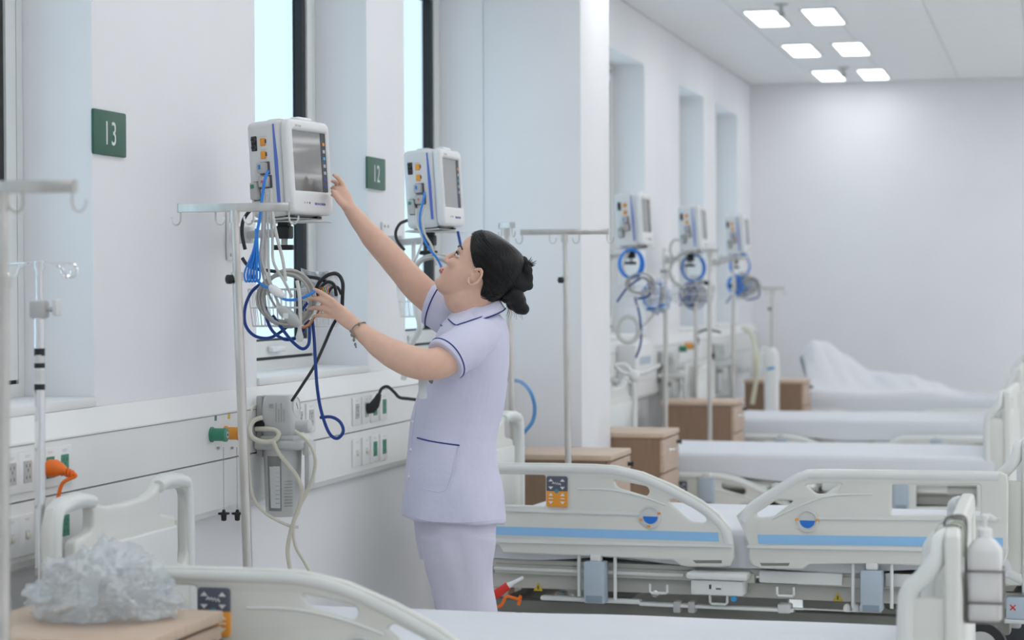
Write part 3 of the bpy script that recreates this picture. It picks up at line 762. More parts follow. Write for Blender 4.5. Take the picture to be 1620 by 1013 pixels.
# ------------------------------------------------------------------ wall arm that carries a monitor (origin = monitor base)
def make_arm(dx, dy):
    t = thing('monitor_wall_arm', 'a', 'wall bracket')
    wx = WX - dx          # wall in local x
    plate = MB().rbox((wx + .006, dy, -.045), (.012, .075, .165), .006, 2).build('wall_plate', M_WHITEP, t)
    for z in (-.11, .02):
        for y in (-.022, .022): MB().lathe([(.006, 0), (.006, .004), (.003, .005)], (wx + .011, dy + y, z), 10, Rx90).build('screw', M_GREYP, plate)
    MB().rbox((wx + .045, dy, -.045), (.07, .035, .055), .006, 2).build('pivot_block', M_LGREY, t)
    a = Vector((wx + .07, dy, -.045)); b = Vector((-.02, -.02, -.045)); d = b - a
    MB().rbox((a + b) / 2, (d.length, .030, .026), .004, 2, Matrix.Rotation(math.atan2(d.y, d.x), 3, 'Z')).build('arm_bar', mat('satin_aluminium', (.60, .61, .61), .35, .6, noise=.03), t)
    MB().rbox((-.02, -.02, -.045), (.045, .045, .040), .005, 2).build('clamp', M_BLACK, t)
    MB().lathe([(.010, -.022), (.010, .002)], (-.02, -.02, -.062), 14).build('clamp_stem', M_GREYP, t)
    MB().rbox((-.025, -.02, -.092), (.070, .022, .016), .005, 2).build('clamp_lever', M_BLACK, t)
    MB().rbox((-.02, -.02, -.018), (.035, .035, .018), .004, 2).build('tilt_joint', M_BLACK, t)
    MB().rbox((.0, 0, -.0125), (.20, .17, .004), .0015, 1).build('shelf_plate', M_LGREY, t)
    # hanger strip that drops to the cable basket
    MB().rbox((-.10, .03, -.145), (.004, .045, .19), .0015, 1).build('hanger_strip', M_WHITEP, t)
    return t
MONS = [((463, 345), -10., 'touched by the nurse', 13), ((690, 362), -2., 'behind the nurse\'s raised arm', 12),
        ((1005, 384), -3., 'just right of the pillar', 11), ((1098, 394), 0., 'fourth from the front', 10), ((1168, 398), 0., 'nearest the far wall', 9)]
mon = make_monitor(); MPOS = []
PLATE_Y = [6.55, 8.2, 12.40, 14.55, 16.6]
for i, (px, rz, wd, nb) in enumerate(MONS):
    X = -2.30
    p = onX(*px, X)
    if i >= 2: p.z = MPOS[1].z + .004 * (i - 2)
    MPOS.append(p)
    m = mon if i == 0 else copy_tree(mon)
    place(m, p, R_(rz), ('white patient monitor on a wall arm, ' + wd), 'patient monitors')
    m.rotation_euler = (0, R_(-3.5), R_(rz))
    a = make_arm(X, PLATE_Y[i] - p.y)
    place(a, (X, p.y, p.z), 0, 'grey wall arm carrying the monitor ' + wd, 'monitor wall arms')
# ------------------------------------------------------------------ wire baskets under the monitors
def make_basket():
    t = thing('wire_basket', 'b', 'basket')
    L, W, H = .265, .15, .115
    def rim(z, k=1.): return [Vector((sx * L/2 * k, sy * W/2 * k, z)) for sx, sy in ((-1,-1),(1,-1),(1,1),(-1,1))]
    for z, r, nm in ((0, .0032, 'top_rim'), (-H * .5, .0022, 'middle_ring'), (-H, .0026, 'bottom_ring')):
        k = 1 - .10 * (-z / H)
        MB().tube(rounded_3d(rim(z, k), .02), r, 8, closed=True).build(nm, M_WIRE, t)
    m = MB()
    def vert(x, y): m.tube([(x, y, 0), (x * .9, y * .9, -H)], .0013, 5)
    n = 15
    for k in range(n):
        x = -L/2 + L * (k + .5) / n
        for s in (-1, 1): vert(x, s * W/2)
        m.tube([(x * .9, -W/2 * .9, -H), (x * .9, W/2 * .9, -H)], .0013, 5)
    for k in range(8):
        y = -W/2 + W * (k + .5) / 8
        for s in (-1, 1): vert(s * L/2, y)
        m.tube([(-L/2 * .9, y * .9, -H), (L/2 * .9, y * .9, -H)], .0013, 5)
    o = m.build('wire_grid', M_WIRE, t); o['kind'] = 'stuff'
    return t
def rounded_3d(pts, r, n=4):
    P = rounded([Vector((p.x, p.y)) for p in pts], r, n); return [Vector((p.x, p.y, pts[0].z)) for p in P]
bas = make_basket(); BPOS = []
for i, p in enumerate(MPOS):
    q = Vector((p.x - .005, p.y + (.03 if i == 0 else .0), p.z - .222)); BPOS.append(q)
    place(bas if i == 0 else copy_tree(bas), q, R_(-14 if i == 0 else -4), 'white wire cable basket under the monitor ' + MONS[i][2], 'cable baskets')
# ------------------------------------------------------------------ cables
def cable(name, pts, r, m, label, cat='cable', group=None, n=7, seg=8):
    """pts: (px, py, distance)"""
    P = [at(*p) for p in pts]; P = catmull(P, n)
    o = MB().tube(P, r, seg).build(name, m); return tag(o, label, cat, group)
def coil(name, c, ru, rv, loops, r, m, label, tilt=0., spread=.012, jit=.006, group=None, normal=None, cat='cable', seed=1):
    rnd = random.Random(seed); n = 26
    nrm = (CAM_POS - c).normalized() if normal is None else Vector(normal).normalized()
    u = Vector((0, 0, 1)).cross(nrm).normalized(); v = nrm.cross(u)
    pts = []
    ph = [(rnd.uniform(-1, 1), rnd.uniform(-1, 1), rnd.uniform(-1, 1)) for _ in range(loops + 2)]
    for k in range(loops * n + 1):
        l = k / n; i = int(l); f = l - i
        j = [ph[i][q] * (1 - f) + ph[i + 1][q] * f for q in range(3)]
        a = 2 * PI * l + tilt
        pts.append(c + u * ((ru + jit * j[0]) * math.cos(a) + jit * j[1] * .7) + v * ((rv + jit * j[1]) * math.sin(a) + jit * j[2] * .5) + nrm * (spread * (l / loops - .5) * 2 + .004 * j[2]))
    return tag(MB().tube(pts, r, 7).build(name, m), label, cat, group)
D1 = 6.50
cc = at(454, 472, 6.50)
coil('coiled_cable', cc, .078, .080, 9, .0042, M_GREYCAB, 'thick coil of grey lead cable in the basket by the nurse\'s hand', spread=.035, jit=.011)
# drooping grey leads from the plugs to the coil
for k, (dx, m, e) in enumerate(((0, M_GREYCAB, (424, 462)), (4, M_GREYCAB, (417, 440)), (8, M_LGCAB, (428, 446)), (13, M_LGCAB, (450, 446)), (2, M_LGCAB, (436, 470)))):
    cable('lead_cable', [(414 + dx, 300 + dx, 6.46), (416 + dx * .8, 330, 6.45), (414 + dx * 1.3, 375, 6.45), (412 + dx * 1.6, 415, 6.44), (e[0], e[1], 6.44), (e[0] + 12, e[1] + 24, 6.45)], .0036 if k < 3 else .0044, m,
          ('leftmost', 'second', 'third', 'slack rightmost', 'fine middle')[k] + ' pale grey lead dropping from the near monitor to the coil', group='grey leads of the near monitor')
cable('lead_cable', [(428, 300, 6.46), (430, 330, 6.45), (437, 370, 6.44), (447, 410, 6.44), (452, 445, 6.44)], .0052, M_LGCAB, 'thick pale lead running from the red marked plug')
# bright blue cable with its folded bundle
cable('blue_cable', [(424, 270, 6.44), (419, 285, 6.43), (415, 310, 6.43), (411, 345, 6.43), (407, 366, 6.43), (404, 385, 6.43)], .0046, M_BLUECAB, 'bright blue cable hanging from the side of the near monitor')
b = MB()
for k in range(5):
    x = 388 + k * 4.5; dd = 6.425 + .006 * (k % 2)
    P = [at(406 - k * .4, 362, dd), at(401 + k * 1.2, 395, dd), at(x, 428, dd), at(x - 1, 440, dd), at(x + 2, 446, dd), at(x + 5, 440, dd), at(x + 5, 428, dd), at(404 + k, 395, dd + .01), at(407, 364, dd + .01)]
    b.tube(catmull(P, 6), .0030, 7)
tag(b.build('blue_cable_bundle', M_BLUECAB), 'folded bundle of bright blue cable under the near monitor', 'cable')
cable('blue_cable', [(406, 442, 6.44), (415, 452, 6.43), (425, 456, 6.42), (448, 473, 6.41), (470, 474, 6.41), (486, 468, 6.41), (498, 461, 6.42)], .0042, M_BLUECAB, 'blue cable lying across the coil towards the nurse\'s fingers')
t = thing('cable_connector', 'white inline cable connector resting on the grey coil', 'connector', at(438, 461, 6.41))
q0, q1 = at(426, 453, 6.41), at(449, 470, 6.41); o_ = at(438, 461, 6.41)
MB().tube([q0 - o_, (q0 * .8 + q1 * .2) - o_, (q0 * .3 + q1 * .7) - o_, q1 - o_], [.006, .013, .013, .007], 12).build('connector_body', M_WHITEP, t)
t = thing('cable_connector', 'grey block connector low on the coil with a printed label', 'connector', at(456, 499, 6.40))
o_ = at(456, 499, 6.40)
Q = [at(440, 487, 6.40) - o_, at(448, 492, 6.40) - o_, at(466, 507, 6.40) - o_, at(474, 516, 6.40) - o_]
MB().tube(Q, [.008, .017, .018, .008], 10).build('connector_body', M_GREYP, t)
MB().rbox(at(452, 500, 6.381) - o_, (.016, .002, .016), .0005, 1).build('connector_label', M_PRINTW, t)
cable('lead_cable', [(470, 445, 6.42), (474, 470, 6.40), (475, 500, 6.40), (474, 522, 6.40)], .0062, M_LGCAB, 'thick pale lead hanging straight down the front of the basket')
t = thing('cable_connector', 'pale grey plug hanging below the basket', 'connector', at(474, 532, 6.40)); o_ = at(474, 532, 6.40)
MB().tube([at(474, 518, 6.40) - o_, at(474, 524, 6.40) - o_, at(474, 533, 6.40) - o_, at(474, 541, 6.40) - o_], [.005, .007, .012, .009], 12).build('connector_body', M_LGREY, t)
# navy air tube in loops
cable('navy_tube', [(414, 448, 6.52), (398, 462, 6.52), (388, 486, 6.52), (388, 513, 6.51), (402, 531, 6.50), (425, 535, 6.50), (446, 524, 6.50), (466, 505, 6.52), (486, 480, 6.56)], .0050, M_NAVYCAB, 'navy blue air tube making the widest loop left of the basket')
cable('navy_tube', [(420, 486, 6.50), (422, 505, 6.49), (432, 525, 6.49), (450, 537, 6.48), (468, 535, 6.48), (480, 523, 6.50), (486, 505, 6.52)], .0050, M_NAVYCAB, 'navy blue air tube looping shallowly beneath the basket')
cable('navy_tube', [(432, 500, 6.50), (446, 520, 6.47), (462, 540, 6.46), (478, 552, 6.46), (488, 545, 6.46), (490, 525, 6.48), (489, 508, 6.52)], .0050, M_NAVYCAB, 'navy blue air tube in the lowest loop beneath the basket')
cable('navy_tube', [(494, 505, 6.52), (497, 535, 6.50), (499, 575, 6.48), (502, 615, 6.50), (508, 650, 6.52), (520, 684, 6.52), (533, 694, 6.52), (543, 683, 6.52), (538, 668, 6.54), (524, 660, 6.56), (507, 661, 6.58)], .0052, M_NAVYCAB, 'navy blue tube hanging far down and ending in a loop before the trunking')
# black power cables
cable('black_cable', [(398, 331, 6.64), (390, 340, 6.62), (384, 352, 6.60), (383, 372, 6.60), (388, 395, 6.60)], .0056, M_BLKCAB, 'short black power cable curving behind the near monitor')
cable('black_cable', [(383, 408, 6.56), (392, 420, 6.56), (408, 426, 6.56), (430, 429, 6.58), (452, 432, 6.6), (478, 437, 6.6), (500, 440, 6.58), (515, 445, 6.56)], .0054, M_BLKCAB, 'black cable running across behind the grey coil')
cable('black_cable', [(498, 462, 6.58), (506, 446, 6.56), (520, 435, 6.55), (534, 434, 6.55), (542, 447, 6.55), (542, 468, 6.55), (541, 490, 6.56)], .0058, M_BLKCAB, 'black cable arching highest over the right end of the basket')
cable('black_cable', [(500, 468, 6.60), (510, 452, 6.60), (520, 446, 6.60), (529, 452, 6.60), (532, 468, 6.61)], .0052, M_BLKCAB, 'black cable in the small inner arch over the basket')
cable('black_cable', [(516, 470, 6.62), (524, 456, 6.63), (534, 455, 6.63), (540, 466, 6.63)], .0048, M_BLKCAB, 'shortest black cable arch at the basket corner')
cable('black_cable', [(541, 492, 6.56), (526, 516, 6.58), (512, 548, 6.66), (497, 580, 6.76), (478, 610, 6.84), (462, 634, 6.90)], .0052, M_BLKCAB, 'black cable slanting down from the basket to the suction regulator')
rw = [((196, 84, 40), 0), ((40, 140, 70), 4), ((222, 190, 60), 7), ((60, 130, 200), 10), ((230, 130, 50), 13)]
for k, (c_, dx) in enumerate(rw):
    cable('thin_lead_wire', [(506 + dx * 1.1, 472 - dx * .6, 6.52), (503 + dx, 462 - dx * .5, 6.51), (509 + dx * .8, 455, 6.51), (513 + dx * .3, 470, 6.50), (505, 488 + dx * .4, 6.46), (495 - dx * .3, 508, 6.43), (484, 519 - dx * .3, 6.41), (472, 518, 6.40)], .0017, mat('lead_wire_%d' % k, srgb(*c_), .45, noise=.02),
          ('rust', 'green', 'yellow', 'light blue', 'orange')[k] + ' thin lead wire twisted beside the nurse\'s fingers', group='thin coloured lead wires', seg=6)
# crumpled paper / film sleeve behind the basket
sv = MB(); rr = random.Random(3)
gx, gy = 9, 7
pts = []
for j in range(gy):
    for i in range(gx):
        u, v = i / (gx - 1), j / (gy - 1)
        pts.append(at(476 + 58 * u, 424 + 8 * u + 50 * v + 3 * math.sin(u * 5), 6.66 + .02 * rr.uniform(-1, 1)))
sv.add(pts, [(j*gx+i, j*gx+i+1, (j+1)*gx+i+1, (j+1)*gx+i) for j in range(gy-1) for i in range(gx-1)])
o = sv.build('film_sleeve', mat('film_white', (.72, .76, .80), .3, noise=.02), None, False); o.modifiers.new('thickness', 'SOLIDIFY').thickness = .002
tag(o, 'crinkled white film sleeve stuck in the basket behind the grey coil', 'packaging')
# ---- cables of the second monitor (behind the nurse) and those farther back
p = MPOS[1]
cable('blue_cable', [(672, 304, 8.04), (669, 320, 8.03), (664, 345, 8.03), (668, 372, 8.03), (680, 395, 8.03), (692, 410, 8.04), (700, 430, 8.12), (697, 450, 8.08)], .0046, M_BLUECAB, 'bright blue cable looping from the second monitor towards the nurse\'s face')
cable('lead_cable', [(659, 330, 8.04), (660, 355, 8.03), (668, 378, 8.03), (662, 400, 8.03), (655, 415, 8.04)], .0046, M_LGCAB, 'pale grey lead under the second monitor, left strand')
cable('lead_cable', [(676, 322, 8.04), (668, 345, 8.03), (672, 370, 8.03), (684, 392, 8.03), (690, 420, 8.04)], .0046, M_LGCAB, 'pale grey lead under the second monitor, right strand')
coil('coiled_cable', at(688, 430, 8.12), .075, .06, 7, .0042, M_LGCAB, 'grey lead coil under the second monitor, half hidden by the nurse', spread=.03, jit=.012, seed=4)
cable('black_cable', [(650, 348, 8.16), (641, 350, 8.18), (632, 355, 8.19), (626, 368, 8.19), (629, 382, 8.19), (640, 396, 8.19)], .0062, M_BLKCAB, 'black power cable bowing out left of the second monitor')
cable('navy_tube', [(724, 366, 8.08), (728, 385, 8.08), (732, 410, 8.08)], .0055, M_NAVYCAB, 'navy tube under the second monitor beside the nurse\'s forehead')
cable('white_hose', [(638, 600, 8.47), (650, 548, 8.40), (664, 520, 8.25), (660, 490, 8.18), (660, 455, 8.16)], .012, M_WHITEP, 'white hose between the nurse\'s arms', 'hose')
BLUECOILS = [((998, 418), 12.05, 22), ((1097, 424), 14.2, 22), ((1171, 420), 16.0, 18)]
for k, ((px, py), d, rp) in enumerate(BLUECOILS):
    wd = MONS[k + 2][2]
    coil('blue_coiled_cable', at(px, py, d), rp * d / 3400 * .8, rp * d / 3400, 4, .0055, M_BLUECAB, 'ring of bright blue cable under the monitor ' + wd, spread=.012, jit=.008, seed=20 + k)
    coil('coiled_cable', at(px + 14, py + 32, d), .07, .05, 6, .0045, M_GREYCAB, 'grey cable heap in the basket under the monitor ' + wd, spread=.03, jit=.016, seed=30 + k)
    cable('lead_cable', [(px - 2, py - 70, d), (px, py - 45, d), (px - 3, py - 20, d), (px - 12, py + 6, d), (px + 6, py + 40, d)], .005, M_LGCAB, 'pale grey lead hanging under the monitor ' + wd)
    cable('navy_tube', [(px - 22, py + 60, d), (px - 4, py + 36, d), (px + 22, py + 22, d), (px + 30, py + 48, d), (px + 10, py + 55, d)], .006, M_NAVYCAB, 'navy tube tangled under the monitor ' + wd)
cable('black_cable', [(1066, 412, 14.05), (1060, 395, 14.05), (1067, 380, 14.05), (1082, 385, 14.05), (1085, 405, 14.05)], .007, M_GREYCAB, 'grey cable arch left of the fourth monitor')
cable('lead_cable', [(1088, 398, 13.95), (1068, 410, 14.05), (1060, 428, 14.05), (1066, 446, 14.05), (1084, 456, 13.95)], .011, M_GREYCAB, 'thick grey hose bowed left of the fourth monitor\'s blue ring', 'hose')
cable('lead_cable', [(1078, 460, 13.2), (1050, 478, 12.8), (1028, 505, 12.4), (1012, 520, 12.2)], .006, M_GREYCAB, 'dark grey lead slanting between the third and fourth monitors')
coil('coiled_hose', at(994, 522, 12.1), .062, .075, 4, .010, M_LGCAB, 'pale ribbed hose coiled below the third monitor', spread=.02, jit=.006, seed=50, cat='hose')
cable('navy_tube', [(1004, 470, 12.1), (1012, 500, 12.1), (1014, 540, 12.1), (1006, 566, 12.15)], .006, M_NAVYCAB, 'thin dark tube hanging beside the coiled pale hose')
# ================================================================== plugs and power leads
t = thing('power_plug', 'orange moulded plug pushed into the left socket row', 'plug', tf(72, 741)); o_ = tf(72, 741)
MB().tube([(.006, 0, 0), (.030, 0, 0), (.045, .0, -.003), (.056, 0, -.008)], [.023, .023, .016, .011], 16).build('plug_body', M_ORCAB, t)
for k in range(3): MB().lathe([(.0125 - .001 * k, 0), (.0125 - .001 * k, .004)], (.058 + .008 * k, 0, -.010 - .002 * k), 14, Matrix.Rotation(PI/2, 3, 'Y')).build('strain_relief', M_ORCAB, t)
c0 = o_ + Vector((.055, 0, -.008)); c1 = o_ + Vector((.085, 0, -.018))
d0 = -(CAM_ROT.transposed() @ (c1 - CAM_POS)).z
P = catmull([c0, c1, at(99, 765, d0), at(90, 795, d0), at(76, 832, d0), at(70, 870, d0), at(69, 930, d0 - .02)], 7)
tag(MB().tube(P, .0052, 8).build('orange_power_cable', M_ORCAB), 'orange power cable dropping behind the left bed head', 'cable')
t = thing('power_plug', 'black angled plug in the socket row beside the nurse', 'plug', tf(577, 645)); o_ = tf(577, 645)
MB().tube([(.012, 0, -.004), (.028, 0, -.002), (.040, .0, .012), (.052, 0, .036), (.058, 0, .052)], [.021, .021, .019, .013, .009], 14).build('plug_body', M_BLACK, t)
c0 = o_ + Vector((.057, 0, .050)); d0 = -(CAM_ROT.transposed() @ (c0 - CAM_POS)).z
P = catmull([c0, at(604, 615, d0), at(613, 612, d0), at(623, 620, d0), at(632, 629, d0 + .02), at(645, 631, d0 + .03), at(662, 633, d0 + .05)], 7)
tag(MB().tube(P, .0062, 8).build('black_power_cable', M_BLKCAB), 'black power cable arching from the plug to behind the nurse', 'cable')
# ================================================================== suction regulator with its jar
def make_suction():
    t = thing('suction_unit', 's', 'suction unit')          # origin: on the trunking face, centre of the lid; +x out of the wall
    MB().rbox((.012, .0, .06), (.022, .07, .20), .005, 2).build('rail_clamp', M_GREYP, t)
    MB().lathe([(.017, -.02), (.017, .02)], (.02, -.035, .065), 16, Matrix.Rotation(PI/2, 3, 'X')).build('inlet', M_BLACK, t)
    bd = MB(); n = []
    for (z, a, b) in ((.030, .050, .045), (.045, .056, .050), (.10, .056, .050), (.150, .050, .046), (.162, .045, .040)):
        n.append([Vector((.075 + p.x, p.y, z)) for p in rounded([(-a, -b), (a, -b), (a, b), (-a, b)], .022, 5)])
    bd.loft(n).build('regulator', M_LGREY, t)
    g = MB().lathe([(.036, -.02), (.036, .012), (.032, .014), (.031, .010)], (.118, .0, .122), 28, Rx90).build('gauge', M_LGREY, t)
    MB().lathe([(.030, .0105), (.030, .0115)], (.118, 0, .122), 24, Rx90).build('gauge_face', M_PRINTW, g)
    MB().rbox((.1302, .004, .126), (.001, .003, .026), .0003, 1, Matrix.Rotation(.6, 3, 'X')).build('gauge_needle', M_INK, g)
    MB().lathe([(.020, 0), (.020, .030), (.017, .034), (.022, .036), (.022, .052), (.018, .055)], (.122, .0, .060), 22, Rx90).build('vacuum_knob', M_LGREY, t)
    for (x, z, w, h) in ((.060, .128, .014, .014),): MB().bb((x - w/2, -.0516, z - h/2), (x + w/2, -.0500, z + h/2)).build('printed_square', M_GREYP, t, False)
    pr = MB()
    for k in range(4): pr.bb((.075 + k * .009, -.0512, .075), (.079 + k * .009, -.0502, .138 - (k % 2) * .02))
    o = pr.build('printed_text', M_GREYP, t, False); o['kind'] = 'stuff'
    lid = MB().rbox((.085, 0, 0), (.165, .135, .030), .010, 3).build('jar_lid', M_LGREY, t)
    MB().rbox((.078, 0, .022), (.120, .10, .020), .008, 2).build('lid_crown', M_LGREY, lid)
    MB().rbox((.172, 0, -.012), (.026, .075, .045), .008, 2).build('lid_handle', M_LGREY, lid)
    MB().rbox((.174, 0, -.085), (.018, .060, .125), .005, 2).build('hook_arm', M_LGREY, t)
    jar = MB().lathe([(.062, -.012), (.063, -.03), (.060, -.12), (.056, -.225), (.052, -.235), (.02, -.238)], (.080, 0, 0), 36).build('jar', M_LGREY, t)
    # sight window: a curved strip with its scale
    def strip(a0, a1, z0, z1, rad, nm, m, par):
        s = MB(); k = 8; rows = []
        for z, q in ((z0, .056), (z1, .0615)):
            rows.append([Vector((.080 + (q + rad) * math.cos(R_(a0 + (a1 - a0) * i / k)), (q + rad) * math.sin(R_(a0 + (a1 - a0) * i / k)), z)) for i in range(k + 1)])
        back = [[Vector((.080 + (v.x - .08) * .97, v.y * .97, v.z)) for v in r] for r in rows]
        s.loft([rows[0] + back[0][::-1], rows[1] + back[1][::-1]]); return s.build(nm, m, par, False)
    w = strip(-122, -74, -.215, -.035, .0015, 'sight_window', mat('jar_window', (.30, .31, .31), .25, noise=.03), jar)
    strip(-112, -78, -.205, -.068, .0024, 'level_label', M_PRINTW, jar)
    strip(-112, -100, -.078, -.068, .0030, 'green_mark', M_GREEN, jar)
    for k in range(5): strip(-134, -126, -.2 + .034 * k, -.198 + .034 * k, .0022, 'scale_mark', M_GREYP, jar)
    for k in range(9): strip(-66, -38, -.20 + .010 * k, -.1965 + .010 * k, .0012, 'print_line', M_GREYP, jar)
    for k in range(8): strip(-92, -80, -.19 + .014 * k, -.187 + .014 * k, .0032, 'print_line', M_GREYP, jar)
    return t
suc = make_suction()
q = onX(447, 703, TF + .08); place(suc, (TF, q.y, q.z), 0, 'pale grey suction regulator with graduated jar on the trunking beside the nurse', 'suction units')
ds = -(CAM_ROT.transposed() @ (q - CAM_POS)).z - .06
cable('suction_tube', [(415, 661, ds), (403, 665, ds - .01), (395, 677, ds - .02), (399, 692, ds - .03), (415, 699, ds - .03), (432, 698, ds - .02), (441, 689, ds - .01), (436, 681, ds), (420, 679, ds), (405, 679, ds + .02)], .0080, M_CREAM, 'cream tube looped around the regulator inlet', 'tube')
cable('suction_tube', [(432, 698, ds - .03), (440, 716, ds - .03), (455, 735, ds - .03), (470, 755, ds - .03), (478, 778, ds - .03), (474, 800, ds - .03), (465, 825, ds - .03), (458, 850, ds - .03), (455, 875, ds - .03), (460, 905, ds - .04), (470, 960, ds - .05)], .0075, M_CREAM, 'cream tube running down the front of the jar', 'tube')
cable('suction_tube', [(466, 682, ds - .01), (480, 692, ds - .02), (493, 708, ds - .03), (499, 730, ds - .03), (495, 755, ds - .03), (485, 780, ds - .03), (473, 805, ds - .03), (464, 835, ds - .03), (468, 865, ds - .03), (482, 890, ds - .03), (500, 925, ds - .04)], .0060, M_CREAM, 'cream tube bowing out to the right of the jar', 'tube')
cable('suction_tube', [(404, 640, ds + .04), (396, 652, ds), (393, 690, ds - .02), (394, 740, ds - .03), (400, 785, ds - .03), (415, 808, ds - .03), (435, 822, ds - .03), (460, 833, ds - .025), (472, 834, ds - .02)], .0055, M_CREAM, 'thin cream tube passing left of the jar', 'tube')
for (Y, z, lab) in ((11.75, .80, 'suction jar on the trunking just beyond the pillar'), (14.0, .80, 'suction jar on the trunking behind the fourth bed head'), (16.25, .80, 'suction jar farthest along the trunking')):
    place(copy_tree(suc), (TF, Y, z), 0, lab, 'suction units')
# ================================================================== drip poles
def hook_pts(u, s=1.0):
    return [(0, 0, 0), (0, 0, -.022 * s), (u * .006 * s, 0, -.034 * s), (u * .018 * s, 0, -.036 * s), (u * .026 * s, 0, -.026 * s), (u * .028 * s, 0, -.014 * s)]
def drip_pole(top, bottom, rz, label, bar=(-.17, .17), joint=.0, r=.0135, m=None):
    """steel pole from bottom to top (world), with a square cross bar that carries four hooks"""
    m = m or M_STEEL
    t = thing('drip_pole', label, 'drip pole', bottom, 0, 'steel drip poles')
    d = top - bottom; L = d.length; zax = d.normalized()
    if bottom.z < .01: MB().lathe([(.055, 0), (.055, .008), (.02, .014)], seg=24).build('base_disc', m, t)
    MB().cyl((0, 0, 0), d * .885, r, 18).build('lower_tube', m, t)
    MB().cyl(d * .88, d, r * .82, 18).build('upper_tube', m, t)
    MB().lathe([(r * 1.25, -.012), (r * 1.25, .012)], d * .885, 18).build('collar', m, t)
    k = MB().lathe([(.006, 0), (.006, .016), (.013, .017), (.013, .030), (.008, .033)], d * .88, 14, Matrix.Rotation(-PI * .75, 3, 'Z') @ Rx90).build('lock_knob', M_BLACK, t)
    Rz = Matrix.Rotation(rz, 3, 'Z')
    P = lambda x, y, z: d + Rz @ Vector((x, y, z))
    b = MB().rbox(P((bar[0] + bar[1]) / 2, 0, .008), (bar[1] - bar[0], .022, .024), .002, 2, Rz).build('cross_bar', m, t)
    for x in (bar[0], bar[1]): MB().rbox(P(x, 0, .008), (.004, .0235, .0255), .001, 1, Rz).build('end_cap', M_GREYP, b)
    MB().cyl(P(0, 0, -.035), P(0, 0, .0), r * 1.15, 18).build('socket', m, t)
    for x, u in ((bar[0] + .004, -1), (bar[0] + (bar[1] - bar[0]) * .33, 1), (bar[0] + (bar[1] - bar[0]) * .67, -1), (bar[1] - .004, 1)):
        MB().tube(catmull([P(x + a, b_, c - .003) for a, b_, c in hook_pts(u)], 4), .0026, 7).build('hook', m, t)
    return t
def pole_px(pt, pb, d, zb, rz, label, bar=(-.17, .17), d2=None):
    a = at(*pt, d); b = at(*pb, d2 or d); v = (b - a); bot = a + v * ((a.z - zb) / (a.z - b.z))
    return drip_pole(a, bot, rz, label, bar)
pole_px((371, 333), (392, 900), 6.02, .0, R_(1), 'steel drip pole standing before the near monitor and suction jar', (-.165, .165))
pole_px((893, 370), (899, 735), 8.98, .0, R_(1), 'steel drip pole standing before the pillar with a level cross bar', (-.185, .185))
pole_px((801, 360), (810, 640), 8.9, .0, R_(-50), 'steel drip pole mostly hidden behind the nurse\'s head', (-.05, .06))
# foreground pole at the left edge: stands on the floor on a five-legged base
t = pole_px((3, 303), (5, 1000), 4.10, .075, R_(2), 'blurred steel drip pole cut off by the left picture edge', (-.17, .148))
for k in range(5):
    a = 2 * PI * k / 5 + .3
    l = MB().tube([(0, 0, .0), (.12 * math.cos(a), .12 * math.sin(a), -.012), (.24 * math.cos(a), .24 * math.sin(a), -.028)], [.016, .013, .011], 10).build('base_leg', M_STEEL, t)
    MB().lathe([(.010, -.009), (.024, -.008), (.024, .008), (.010, .009)], (.235 * math.cos(a), .235 * math.sin(a), -.050), 16, Matrix.Rotation(PI/2, 3, 'X')).build('caster', M_DKGREY, l)
for (pt, pb, d, lab, bar) in (((1053, 432), (1053, 590), 12.45, 'slim drip pole behind the third bed head', (-.03, .03)),
                              ((1122, 398), (1123, 680), 13.12, 'tall drip pole rising in front of the fourth bed\'s cabinet', (-.05, .05)),
                              ((1100, 440), (1101, 600), 14.2, 'short drip pole behind the tall one at the fourth bed', (-.03, .03)),
                              ((1160, 410), (1160, 640), 15.35, 'drip pole standing between the two farthest beds', (-.10, .10)),
                              ((1221, 458), (1221, 600), 18.05, 'thin drip pole standing against the far wall by the white column', (-.14, .10))):
    pole_px(pt, pb, d, .0, 0, lab, bar)
# polished telescopic pole with four looped hooks
a = at(62, 420, 5.18); b = at(64, 950, 5.18); bot = a + (b - a) * ((a.z - .33) / (a.z - b.z))
t = thing('chrome_drip_pole', 'polished drip pole with looped hooks, grey clamp and taped stem at left', 'drip pole', bot, 0, 'steel drip poles')
d = a - bot
MB().cyl((0, 0, 0), d * .90, .0125, 18).build('lower_tube', M_CHROME, t)
MB().cyl(d * .86, d, .0085, 16).build('upper_tube', M_CHROME, t)
MB().rbox(d * .905, (.042, .036, .044), .008, 2).build('clamp', M_GREYP, t)
MB().cyl(d * .905 + Vector((.018, 0, 0)), d * .905 + Vector((.040, 0, 0)), .006, 12).build('clamp_screw', M_GREYP, t)
MB().rbox(d * .905 + Vector((.046, 0, .004)), (.012, .03, .040), .004, 2).build('clamp_wing', M_LGREY, t)
for f, h in ((.813, .018), (.784, .012), (.738, .014)): MB().lathe([(.0130, -h/2), (.0130, h/2)], d * f, 16).build('tape_band', M_BLACK, t)
for f, h in ((.798, .020), (.76, .030)): MB().lathe([(.0128, -h/2), (.0128, h/2)], d * f, 16).build('pale_label', M_LGREY, t)
for k, ang in enumerate((8, 28, 172, 200)):
    c, s_ = math.cos(R_(ang)), math.sin(R_(ang))
    pr = [(.0, .004), (.06, .004), (.085, .002), (.094, -.012), (.088, -.026), (.076, -.030), (.066, -.022), (.058, -.006)] if k in (0, 2) else [(0, .003), (.035, .002), (.048, -.006), (.054, -.022), (.062, -.030), (.072, -.026), (.076, -.014)]
    MB().tube(catmull([d + Vector((u * c, u * s_, z)) for u, z in pr], 5), .0032, 8).build('hook', M_CHROME, t)
MB().lathe([(.012, -.010), (.012, .010)], d, 14).build('hook_hub', M_CHROME, t)
